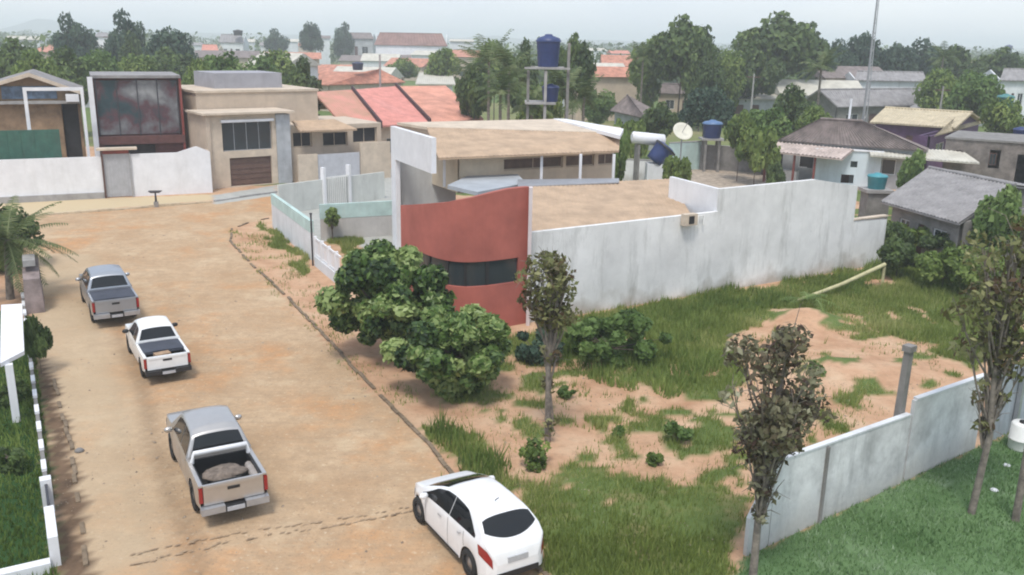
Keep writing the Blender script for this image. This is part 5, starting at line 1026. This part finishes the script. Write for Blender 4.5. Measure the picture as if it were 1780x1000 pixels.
# debris frond pile (light green palm leaves) beside the mound
# palms
def frond(mb_v, mb_t, base, az, el, L, r, droop=.9, nl=16, lw=.05, ll=.5):
    pts = []; d = np.array([math.cos(az)*math.cos(el), math.sin(az)*math.cos(el), math.sin(el)]); p = np.array(base, float); k = 9; st = L/k
    for i in range(k+1):
        pts.append(p.copy()); d = d+np.array([0, 0, -droop*st/L*(.5+i/k)]); d /= np.linalg.norm(d); p = p+d*st
    pts = np.array(pts); side = np.array([-math.sin(az), math.cos(az), 0]); T0 = r.uniform(.25, .75)
    for i in range(nl):
        s = .08+.9*i/nl; j = min(int(s*k), k-1); c = pts[j]+(pts[j+1]-pts[j])*(s*k-j); dd = (pts[j+1]-pts[j]); dd /= np.linalg.norm(dd); l_ = ll*math.sin(math.pi*(.12+.8*s))
        for sg in (-1, 1):
            o = side*sg*.85+dd*.45+np.array([0, 0, -.35+r.normal(0, .1)]); o /= np.linalg.norm(o); w2 = dd*lw
            mb_v += [c-w2*.5, c+w2*.5, c+o*l_*.6+w2*.5, c+o*l_]; mb_t.append(min(1, max(0, T0+r.normal(0, .12))))
    for i in range(k):
        wv = side*.03*(1-i/k)+1e-3; mb_v += [pts[i]-wv, pts[i]+wv, pts[i+1]+wv, pts[i+1]-wv]; mb_t.append(.8)
def palm(name, label, loc, h, L, nf, seed, rt=.13, ll=.5, lean=(0, 0), nl=16, lw=.05, lowel=-.3):
    r = np.random.default_rng(seed); t = thing(name, label, 'palm', loc, 0, 'palms'); V = []; T = []
    for i in range(nf): frond(V, T, (lean[0], lean[1], h), i*2.399+r.normal(0, .15), r.uniform(lowel, 1.25), L*r.uniform(.8, 1.1), r, r.uniform(.7, 1.2), nl, lw, ll)
    V = np.array(V); mesh_np('crown', V, np.arange(len(V)).reshape(-1, 4), FOL['palm'], t, tint=T); MB().tube([(0, 0, -.1), (lean[0]*.4, lean[1]*.4, h*.5), (lean[0], lean[1], h)], [rt*1.3, rt, rt*.9], 8).build('trunk', M['bark_pale'], t); return t
for (px, row, Y_, L, lab, sd_) in ((850, 108, 84, 3.6, 'coconut palm with broad crown left of the water tower', 1), (885, 120, 80, 3.2, 'coconut palm nearest the left tower pillar', 2), (828, 122, 92, 3.0, 'coconut palm just beyond the terrace roofs', 3), (870, 160, 74, 2.8, 'low palm behind the sand tiled roof', 4), (1428, 118, 98, 3.0, 'palm rising right of the round dark tree', 5), (985, 155, 82, 2.8, 'palm right of the water tower', 6), (1015, 170, 78, 2.6, 'yellow green low palm beside the flashing roof', 7), (925, 185, 76, 2.2, 'small palm between the tower pillars', 8), (1640, 100, 130, 3.0, 'palm among the right skyline trees', 9), (1118, 100, 120, 3.0, 'palm left of the tall ragged tree', 10)):
    p = at(px, row, Y_); palm('coconut_palm', lab, (p[0], Y_, 0), p[2], L, 18, sd_, nl=14, ll=.8, lw=.12)
V = []; T = []; rr_ = np.random.default_rng(77)
for i in range(9): frond(V, T, (rr_.uniform(-.4, .4), rr_.uniform(-.2, .2), .25), rr_.uniform(0, 6.28), rr_.uniform(0, .35), rr_.uniform(1.0, 1.7), rr_, .6, 12, .05, .35)
o = mesh_np('cut_fronds', np.array(V), np.arange(len(V)).reshape(-1, 4), FOL['light'], tint=np.clip(np.array(T)+.25, 0, 1)); o.location = tuple(G(1400, 528)); tag(o, 'light green cut palm fronds lying at the low end of the bamboo rail', 'palm fronds')
p = G(18, 520); palm('garden_palm', 'bushy palm with drooping fronds at the left edge beside the street', p, 2.6, 2.8, 40, 21, .14, .45, (.2, 0), 24, .06, lowel=-.5)
C, R = dome(np.random.default_rng(8), 3.4, 3.0, .1, 26, .35); near_tree('shrub', 'dark shrub mass under the garden palm at the left edge', G(12, 470), C, R, 3600, .16, 'dark', 36, .6, .05, cat='shrub')
C, R = dome(np.random.default_rng(9), 1.2, .7, .0, 12, .4); near_tree('shrub', 'dark shrub inside the lower left garden', G(20, 820), C, R, 900, .10, 'dark', 37, .4, .04, cat='shrub')
C, R = dome(np.random.default_rng(10), 1.3, .8, .0, 12, .4); near_tree('shrub', 'dark shrub below the white porch roof', G(15, 700), C, R, 900, .12, 'dark', 38, .4, .04, cat='shrub')

# ================================================================== vehicles
def ip(x, tb): return np.interp(x, [q[0] for q in tb], [q[1] for q in tb])
class Car:
    def __init__(s, P): s.P = P
    def S(s, x, t):
        P = s.P; x = np.asarray(x, float); t = np.asarray(t, float); wb = ip(x, P['w']); zb = ip(x, P['belt']); zt = np.maximum(ip(x, P['top']), zb+.02); zl = np.full(x.shape, 1.0)*ip(x, P['low'])
        for xw in P['wx']:
            q = P['ar']**2-(x-xw)**2; zl = np.where(q > 0, np.maximum(zl, P['wr']+np.sqrt(np.maximum(q, 0))), zl)
        hgt = zt-zb; zr = zb+hgt*.88; wr_ = wb-(wb-P['wroof'])*np.clip(hgt*.88/P['gh'], 0, 1)*np.where(hgt > .12, 1, hgt/.12)
        a = np.clip(t, 0, 1); b_ = np.clip(t-1, 0, 1); c = np.clip(t-2, 0, 1)
        y = np.where(t <= 1, wb*(.955+.045*np.sin(np.pi*(.15+.7*a))), np.where(t <= 2, wb*(.955+.045*np.sin(np.pi*.85))*(1-b_)+wr_*b_, wr_*(1-c)))
        z = np.where(t <= 1, zl+(zb-zl)*a, np.where(t <= 2, zb+(zr-zb)*b_, zr+(zt-zr)*(1-(1-c)**2.6)))
        return np.stack([x, y, z], -1)
    def grid(s, xs, ts, mirror=True, off=0.0):
        XX, TT = np.meshgrid(xs, ts, indexing='ij'); return s.emit(XX, TT, off)
    def emit(s, XX, TT, off=0.0):
        P = s.S(XX, TT)
        if off:
            e = 1e-3; du = s.S(XX+e, TT)-s.S(XX-e, TT); dv = s.S(XX, TT+e)-s.S(XX, np.maximum(TT-e, 0)); n_ = np.cross(dv, du); ln = np.linalg.norm(n_, axis=-1, keepdims=True)+1e-12; n_ /= ln
            cc = P-np.array([s.P['L']/2, 0, .6]); sg = np.sign((n_*cc).sum(-1, keepdims=True)); P = P+n_*sg*off
        a, b_ = XX.shape; V = P.reshape(-1, 3); ids = np.arange(a*b_).reshape(a, b_); Fc = np.stack([ids[:-1, :-1], ids[:-1, 1:], ids[1:, 1:], ids[1:, :-1]], -1).reshape(-1, 4)
        V2 = V*np.array([1, -1, 1]); F2 = Fc[:, ::-1]+len(V); return V, Fc, V2, F2
    def skin(s, mb, x0, x1, t0, t1, nx, nt_):
        V, Fc, V2, F2 = s.grid(np.linspace(x0, x1, nx), np.linspace(t0, t1, nt_)); mb.quads(np.concatenate([V, V2]), np.concatenate([Fc, F2]).tolist(), 0, True)
    def patch(s, mb, corners, off=.008, nu=10, nv=6, sides='both'):
        """corners [(x,t)] x4 counter-clockwise"""
        (xa, ta), (xb, tb), (xc, tc_), (xd, td) = corners; u = np.linspace(0, 1, nu)[:, None]; v = np.linspace(0, 1, nv)[None]
        XX = (xa*(1-u)+xb*u)*(1-v)+(xd*(1-u)+xc*u)*v; TT = (ta*(1-u)+tb*u)*(1-v)+(td*(1-u)+tc_*u)*v; V, Fc, V2, F2 = s.emit(XX, TT, off)
        if sides in ('both', 'L'): mb.quads(V, Fc.tolist(), 0, True)
        if sides in ('both', 'R'): mb.quads(V2, (F2-len(V)).tolist(), 0, True)
def patchx(c, mb, xs, lo, hi, off=.008, nv=8, sides='both'):
    XX = np.repeat(np.array(xs)[:, None], nv, 1); v = np.linspace(0, 1, nv)[None]; TT = np.array([lo(q) for q in xs])[:, None]*(1-v)+np.array([hi(q) for q in xs])[:, None]*v
    V, Fc, V2, F2 = c.emit(XX, TT, off)
    if sides in ('both', 'L'): mb.quads(V, Fc.tolist(), 0, True)
    if sides in ('both', 'R'): mb.quads(V2, (F2-len(V)).tolist(), 0, True)
def patcht(c, mb, ts, lo, hi, off=.008, nv=8):
    TT = np.repeat(np.array(ts)[:, None], nv, 1); v = np.linspace(0, 1, nv)[None]; XX = np.array([lo(q) for q in ts])[:, None]*(1-v)+np.array([hi(q) for q in ts])[:, None]*v
    V, Fc, V2, F2 = c.emit(XX, TT, off); mb.quads(V, Fc.tolist(), 0, True); mb.quads(V2, (F2-len(V)).tolist(), 0, True)
def cap_end(mb, car, x, n=14):
    t = np.linspace(0, 3, 31); P = car.S(np.full(31, x), t); V = np.concatenate([P, P*np.array([1, -1, 1])]); Fc = [(i, i+31, i+32, i+1) for i in range(30)]; mb.quads(V, Fc, 0, False)
def wheels(t, P, w):
    for xw in P['wx']:
        for sg in (-1, 1):
            R_ = P['wr']; y0 = sg*(w-.12); mb = MB(); pr = [(R_*.62, -.1), (R_*.95, -.1), (R_, -.07), (R_, .07), (R_*.95, .1), (R_*.62, .1), (R_*.6, 0), (R_*.62, -.1)]
            mb.lathe(pr, n=26); wh = mb.build('wheel', M['tyre'], t); wh.location = (xw, y0, R_); wh.rotation_euler = (rad(90), 0, 0)
            mb = MB(); mb.lathe([(0, -.07), (R_*.22, -.075), (R_*.3, -.05), (R_*.62, -.06), (R_*.62, .06), (R_*.3, .05), (R_*.22, .075), (0, .07)], n=20); mb.build('rim', M['rim'], wh)
def paint(name, c, rough=.3, metal=0.0): return mat(name, c, rough, .035, 4, metal=metal, coat=.35)
def mirrors(t, x, y, z, m):
    for sg in (-1, 1):
        mb = MB(); mb.lathe([(0, -.09), (.07, -.07), (.1, 0), (.07, .07), (0, .09)], n=12); o = mb.build('mirror', m, t); o.location = (x, sg*(y+.09), z); o.scale = (.75, 1.15, .85)
# hatchback
HB = dict(L=4.1, wx=(.78, 3.32), wr=.31, ar=.36, wroof=.52, gh=.5,
 w=[(0, .50), (.04, .60), (.12, .69), (.3, .745), (.7, .77), (1.2, .78), (3.1, .775), (3.5, .73), (3.75, .65), (3.95, .50), (4.1, .28)],
 belt=[(0, .56), (.05, .78), (.12, .93), (.3, 1.0), (.8, .99), (1.5, .95), (3.0, .88), (3.5, .78), (3.85, .64), (4.1, .48)],
 top=[(0, .60), (.04, .82), (.12, 1.0), (.24, 1.12), (.42, 1.28), (.58, 1.39), (.78, 1.445), (1.3, 1.50), (1.7, 1.505), (2.05, 1.465), (2.4, 1.345), (2.8, 1.17), (3.15, 1.0), (3.3, .965), (3.6, .88), (3.85, .74), (4.02, .60), (4.1, .50)],
 low=[(0, .30), (.3, .22), (3.8, .20), (4.1, .26)])
def hatch():
    px = (815, 985); t = thing('hatchback_car', 'white hatchback parked at the bottom centre beside the grass', 'car', (0, 0, 0)); c = Car(HB); wp = paint('white_car_paint', (.80, .81, .82))
    mb = MB(); xs = sorted(set(np.round(np.concatenate([np.linspace(0, 4.1, 95), np.linspace(0, .2, 10)]), 4))); V, Fc, V2, F2 = c.grid(np.array(xs), np.concatenate([np.linspace(0, 1, 9), np.linspace(1, 2, 6)[1:], np.linspace(2, 3, 12)[1:]])); mb.quads(np.concatenate([V, V2]), np.concatenate([Fc, F2]).tolist(), 0, True)
    cap_end(mb, c, 0); cap_end(mb, c, 4.1); mb.build('body', wp, t)
    MB().box(.3, 3.6, -.60, .60, .18, .5).build('underbody', M['blackp'], t)
    gl = glass('car_glass', (.010, .012, .014), .04, .45)
    mb = MB(); patcht(c, mb, np.linspace(2.07, 3, 14), lambda q: .18+.20*(1-(q-2))**2.2, lambda q: .60-.05*(1-(q-2))**4); o = mb.build('rear_window', gl, t)
    mb = MB(); patcht(c, mb, np.linspace(2.08, 3, 12), lambda q: 2.14+.06*(3-q), lambda q: 3.10-.16*(3-q)**2); mb.build('windscreen', gl, t)
    for sd_ in 'LR':
        arcw = lambda q: 1.10+.80*max(0, min(1, 1.5*math.sin(math.pi*min(1, max(0, (q-.48)/2.62)))))**.8; mb = MB(); patchx(c, mb, np.linspace(.55, 1.69, 14), lambda q: 1.09, arcw, sides=sd_); mb.build('side_window', gl, t)
        mb = MB(); patchx(c, mb, np.linspace(1.715, 3.04, 16), lambda q: 1.09, arcw, sides=sd_); mb.build('side_window', gl, t)
        mb = MB(); c.patch(mb, [(.03, .60), (.34, .72), (.40, .97), (.04, .99)], .012, 10, 5, sd_); mb.build('taillight', M['redlens'], t)
        mb = MB(); c.patch(mb, [(3.62, .6), (3.98, .55), (3.96, .95), (3.62, .95)], .01, 8, 4, sd_); mb.build('headlight', M['plate'], t)
        for k, x_ in enumerate((1.05, 2.0)):
            mb = MB(); c.patch(mb, [(x_, .80), (x_+.18, .80), (x_+.18, .86), (x_, .86)], .03, 3, 2, sd_); mb.build('door_handle', M['plate'], t)
        mb = MB()
        for x_ in (1.72, 2.85, .98): c.patch(mb, [(x_, .08), (x_+.012, .08), (x_+.012, .98), (x_, .98)], .004, 2, 6, sd_)
        c.patch(mb, [(1.2, .0), (2.9, .0), (2.9, .07), (1.2, .07)], .01, 8, 2, sd_); mb.build('door_seams', M['blackp'], t)
    MB().box(-.015, .02, -.24, .24, .60, .72).build('number_plate', M['plate'], t)
    MB().box(-.02, .03, -.5, .5, .28, .40).build('lower_bumper', M['blackp'], t)
    MB().tube([(1.0, 0, 1.49), (.85, 0, 1.62)], .012, 5).build('antenna', M['blackp'], t); mirrors(t, 2.75, .78, .98, wp); wheels(t, HB, .79); return t
car = hatch()
def place(t, rl_px, heading_deg, wx, wr_half, sc_=1.0):
    g = G(*rl_px); h = rad(heading_deg); fx = np.array([math.cos(h), math.sin(h), 0]); lf_ = np.array([-math.sin(h), math.cos(h), 0]); p = g-fx*wx*sc_-lf_*(wr_half)*sc_
    t.location = (p[0], p[1], .02); t.rotation_euler = (0, 0, h); t.scale = (sc_,)*3
place(car, (812, 1004), 120.5, .78, .78)
def pickup(label, col, cover=None, rollbar=False, L=5.2, hw=.91, zs=1.0, bed=1.5, tail=None, metal=.0, darkbump=False, name='pickup_truck', rough=.3):
    s = L/5.2; P = dict(L=L, wx=(1.05*s, 4.20*s), wr=.37*zs, ar=.43*zs, wroof=hw-.24, gh=.62*zs)
    b_ = bed
    P['w'] = [(0, hw*.97), (.15, hw), (4.4*s, hw), (4.85*s, hw*.94), (5.08*s, hw*.8), (L, hw*.6)]
    P['belt'] = [(0, 1.08*zs), (3.7*s, 1.10*zs), (4.6*s, 1.03*zs), (5.0*s, .9*zs), (L, .62*zs)]
    P['top'] = [(b_-.01, 1.12*zs), (b_+.14, 1.66*zs), (b_+.35, 1.76*zs), (b_+.8, 1.80*zs), (2.9*s, 1.80*zs), (3.15*s, 1.74*zs), (3.78*s, 1.2*zs), (4.5*s, 1.14*zs), (4.95*s, 1.02*zs), (5.12*s, .85*zs), (L, .66*zs)]
    P['low'] = [(0, .52*zs), (.5, .42*zs), (L-.4, .38*zs), (L, .42*zs)]
    c = Car(P); t = thing(name, label, 'pickup'); pm = col
    mb = MB(); ts = np.concatenate([np.linspace(0, 1, 9), np.linspace(1, 2, 6)[1:], np.linspace(2, 3, 12)[1:]]); V, Fc, V2, F2 = c.grid(np.linspace(b_, L, 100), ts); mb.quads(np.concatenate([V, V2]), np.concatenate([Fc, F2]).tolist(), 0, True); cap_end(mb, c, L); cap_end(mb, c, b_)
    # bed: outer skin, rail, inner wall
    xs = np.linspace(0, b_, 42); V, Fc, V2, F2 = c.grid(xs, np.linspace(0, 1, 9)); mb.quads(np.concatenate([V, V2]), np.concatenate([Fc, F2]).tolist(), 0, True)
    for sg in (-1, 1):
        yo = c.S(np.array([.3]), np.array([1.0]))[0, 1]; mb.box(0, b_, min(sg*yo, sg*(yo-.09)), max(sg*yo, sg*(yo-.09)), 1.04*zs, 1.085*zs)
    mb.build('body', pm, t); mb = MB(); zf = .68*zs; yi = hw-.1
    mb.box(.05, b_, -yi, yi, zf-.04, zf); 
    for sg in (-1, 1): mb.box(.05, b_, min(sg*yi, sg*(yi-.05)), max(sg*yi, sg*(yi-.05)), zf, 1.05*zs)
    mb.box(b_-.05, b_-.003, -yi+.05, yi-.05, zf, 1.08*zs); mb.build('cargo_bed', M['blackp'], t)
    MB().box(.3, L-.3, -hw*.75, hw*.75, .32*zs, .62*zs).build('underbody', M['blackp'], t)
    tg = MB(); tg.box(-.02, .05, -hw*.86, hw*.86, .58*zs, 1.08*zs); tg.box(-.035, -.018, -hw*.78, hw*.78, .98*zs, 1.05*zs); tgo = tg.build('tailgate', tail or pm, t)
    MB().box(-.032, -.021, -.14, .14, .88*zs, .95*zs).build('tailgate_handle', M['blackp'], tgo)
    [MB().box(-.16, .06, min(q, q+hw*.67), max(q, q+hw*.67), .40*zs, .56*zs).build('bumper', M['blackp'] if darkbump else M['steel'], t) for q in (-hw*.97, hw*.3)]; MB().box(-.14, .06, -hw*.3, hw*.3, .38*zs, .52*zs).build('bumper_step', M['blackp'], t)
    MB().box(-.165, -.141, -.2, .2, .40*zs, .50*zs).build('number_plate', M['plate'], t)
    gl = glass('car_glass', (.010, .012, .014), .04, .45)
    mb = MB(); c.patch(mb, [(b_+.015, 2.15), (b_+.13, 2.15), (b_+.13, 3), (b_+.015, 3)], .012); mb.build('rear_window', gl, t)
    mb = MB(); c.patch(mb, [(3.17*s, 2.08), (3.72*s, 2.08), (3.72*s, 3), (3.17*s, 3)]); mb.build('windscreen', gl, t)
    cab = 3.2*s-b_
    for sd_ in 'LR':
        mb = MB(); c.patch(mb, [(b_+.12, 1.1), (b_+cab*.5, 1.1), (b_+cab*.5, 1.88), (b_+.22, 1.88)], sides=sd_); mb.build('side_window', gl, t)
        mb = MB(); c.patch(mb, [(b_+cab*.54, 1.1), (3.6*s, 1.15), (3.12*s, 1.85), (b_+cab*.54, 1.88)], sides=sd_); mb.build('side_window', gl, t)
        sg = 1 if sd_ == 'L' else -1; mb = MB(); a, e = sorted((sg*hw*.88, sg*hw*.985)); mb.box(-.025, .08, a, e, .66*zs, 1.02*zs); mb.build('taillight', M['redlens'], t)
        mb = MB(); c.patch(mb, [(4.72*s, .62), (5.12*s, .6), (5.1*s, .95), (4.72*s, .95)], .01, 8, 4, sd_); mb.build('headlight', M['plate'], t)
        mb = MB()
        for x_ in (b_+.05, b_+cab*.52, 3.62*s): c.patch(mb, [(x_, .08), (x_+.012, .08), (x_+.012, .98), (x_, .98)], .004, 2, 6, sd_)
        mb.build('door_seams', M['blackp'], t); mb = MB()
        for x_ in (b_+.2, b_+cab*.62): c.patch(mb, [(x_, .80), (x_+.16, .80), (x_+.16, .86), (x_, .86)], .025, 3, 2, sd_)
        mb.build('door_handle', M['plate'], t)
    mirrors(t, 3.45*s, hw, 1.16*zs, M['blackp'] if darkbump else pm); wheels(t, P, hw)
    if cover:
        x0 = cover[1]; mb = MB(); V = []; 
        for x_ in np.linspace(x0, b_-.02, 8):
            for y_ in np.linspace(-hw+.09, hw-.09, 8): V.append((x_, y_, 1.09*zs+.02*(1-(y_/hw)**2)+RNG.normal(0, .003)))
        mb.quads(V, [(i*8+j, (i+1)*8+j, (i+1)*8+j+1, i*8+j+1) for i in range(7) for j in range(7)], 0, True); mb.box(x0, b_-.02, -hw+.1, hw-.1, 1.0*zs, 1.088*zs-.004); mb.build('tonneau_cover', cover[0], t)
    if rollbar:
        mb = MB(); mb.tube([(b_-.16, -yi+.02, 1.06*zs), (b_-.2, -yi+.07, 1.32*zs), (b_-.2, yi-.07, 1.32*zs), (b_-.16, yi-.02, 1.06*zs)], .055, 8); mb.build('roll_bar', M['clean_white'], t)
    return t
silver = paint('silver_paint', (.52, .50, .48), .36, .75); greyp = paint('grey_paint', (.40, .42, .45), .36, .7); whitep = paint('white_truck_paint', (.76, .77, .77))
tarp = mat('slate_tarp', (.07, .078, .10), .85, .12, 3, spec=.15)
p1 = pickup('silver double cab pickup with loaded open bed and white roll bar', silver, rollbar=True, hw=.79, L=5.05); place(p1, (335, 888), 119.5, 1.02, .79)
p2 = pickup('white small pickup with grey bed cover and open tail end', whitep, cover=(tarp, .5), L=4.5, hw=.73, zs=.86, bed=1.55, darkbump=True); place(p2, (245, 656), 121, .91, .73)
p3 = pickup('grey double cab pickup with dark bed cover parked farthest away', greyp, cover=(tarp, .08), hw=.85); place(p3, (158, 560), 121, 1.05, .85)
# load in the open bed
def in_truck(t, x, y, z): 
    h = t.rotation_euler[2]; return (t.location[0]+x*math.cos(h)-y*math.sin(h), t.location[1]+x*math.sin(h)+y*math.cos(h), t.location[2]+z)
t_ = thing('spare_tyre', 'spare tyre lying in the open bed of the silver pickup', 'tyre', in_truck(p1, .62, .05, .70)); MB().lathe([(.2, 0), (.36, 0), (.40, .05), (.40, .19), (.36, .24), (.2, .24), (.2, 0)], n=24).build('tyre', M['tyre'], t_)
r = np.random.default_rng(3); mb = MB(); V = []; 
for i in range(9):
    for j in range(16):
        th = math.pi*.5*i/8; ph = 2*math.pi*j/16; k = 1+.12*math.sin(3*ph+i)+r.normal(0, .03); V.append((.36*math.cos(th)*math.cos(ph)*k, .52*math.cos(th)*math.sin(ph)*k, .13*math.sin(th)*k))
mb.quads(V, [(i*16+j, i*16+(j+1) % 16, (i+1)*16+(j+1) % 16, (i+1)*16+j) for i in range(8) for j in range(16)], 0, True); o = mb.build('canvas_bundle', mat('beige_canvas', (.20, .16, .13), .9, .3, 9, .6)); o.location = in_truck(p1, .75, .05, .93); o.rotation_euler = (0, 0, rad(117)); tag(o, 'beige canvas bundle on the tyre in the silver pickup bed', 'bundle')
mb = MB(); mb.tube([(-.4, 0, 0), (0, .03, .02), (.4, 0, 0)], [.11, .13, .1], 10); o = mb.build('rolled_sack', mat('pale_sack', (.32, .29, .27), .9, .15, 6, .3)); o.location = in_truck(p1, .7, -.62, .84); o.rotation_euler = (0, 0, rad(122)); tag(o, 'pale rolled sack along the right side of the silver pickup bed', 'sack')
mb = MB(); mb.box(-.12, .12, -.3, .3, 0, .16); o = mb.build('tool_box', mat('dusty_blue', (.22, .27, .33), .6, .2, 4)); o.location = in_truck(p1, .2, -.05, .70); o.rotation_euler = (0, 0, rad(117)); tag(o, 'dusty blue grey tool box behind the tailgate of the silver pickup', 'tool box')
mb = MB(); mb.box(-.14, .14, -.24, .24, 0, .34); o = mb.build('cardboard_box', mat('cardboard', (.36, .24, .15), .9, .15, 6)); o.location = in_truck(p2, .28, .1, .60); o.rotation_euler = (0, 0, rad(130)); tag(o, 'brown cardboard box at the tail end of the white pickup', 'box')

# keep only the distant town houses that the photograph's viewpoint can see, then number them from the left in their labels
bpy.context.view_layer.update(); dg = bpy.context.evaluated_depsgraph_get(); eye = Vector((0, 0, H)); seen = {}
for px, lab, t_, L, D, hw_, rh in sorted(TOWN, key=lambda q: q[0]):
    mw = t_.matrix_world; hits = 0
    for u in np.linspace(.02, .98, 9):
        for (yy, zz) in ((0, hw_*.5), (0, hw_*.9), (D*.25, hw_+rh*.5), (D*.45, hw_+rh*.9)):
            q = mw @ Vector((L*u, yy, zz)); d = (q-eye); a_, b_ = proj([tuple(q)])
            if not (0 < a_[0] < 1780): continue
            ok, hit, _, _, ob, _ = sc.ray_cast(dg, eye, d.normalized(), distance=d.length*1.05)
            if ok and ob is not None and ob.parent == t_: hits += 1
    if hits < 4:
        for c in list(t_.children): bpy.data.objects.remove(c)
        bpy.data.objects.remove(t_)
    else: seen.setdefault(lab, []).append((t_, a_))
ORD = 'first second third fourth fifth sixth seventh eighth ninth tenth eleventh twelfth thirteenth fourteenth fifteenth sixteenth seventeenth eighteenth nineteenth twentieth'.split(); ORD += ['twenty-'+o for o in ORD[:9]] + ['thirtieth'] + ['thirty-'+o for o in ORD[:9]]
for lab, L_ in seen.items():
    for k, (t_, _) in enumerate(L_): t_['label'] = f'{ORD[k]} from the left of the small distant town houses with {lab} roofs'

# ================================================================== haze
hz = MB().box(-3300, 3300, -40, 6000, -3.0, 42.0).build('haze', [])
m = bpy.data.materials.new('haze_air'); m.use_nodes = True; t = m.node_tree; t.nodes.clear(); o = t.nodes.new('ShaderNodeOutputMaterial'); v = t.nodes.new('ShaderNodeVolumePrincipled')
v.inputs['Color'].default_value = (.90, .945, 1.0, 1); v.inputs['Density'].default_value = .0008; v.inputs['Anisotropy'].default_value = 0; t.links.new(v.outputs[0], o.inputs['Volume']); hz.data.materials.append(m)
tag(hz, 'thin pale blue haze filling the air over the town', 'haze', kind='stuff')
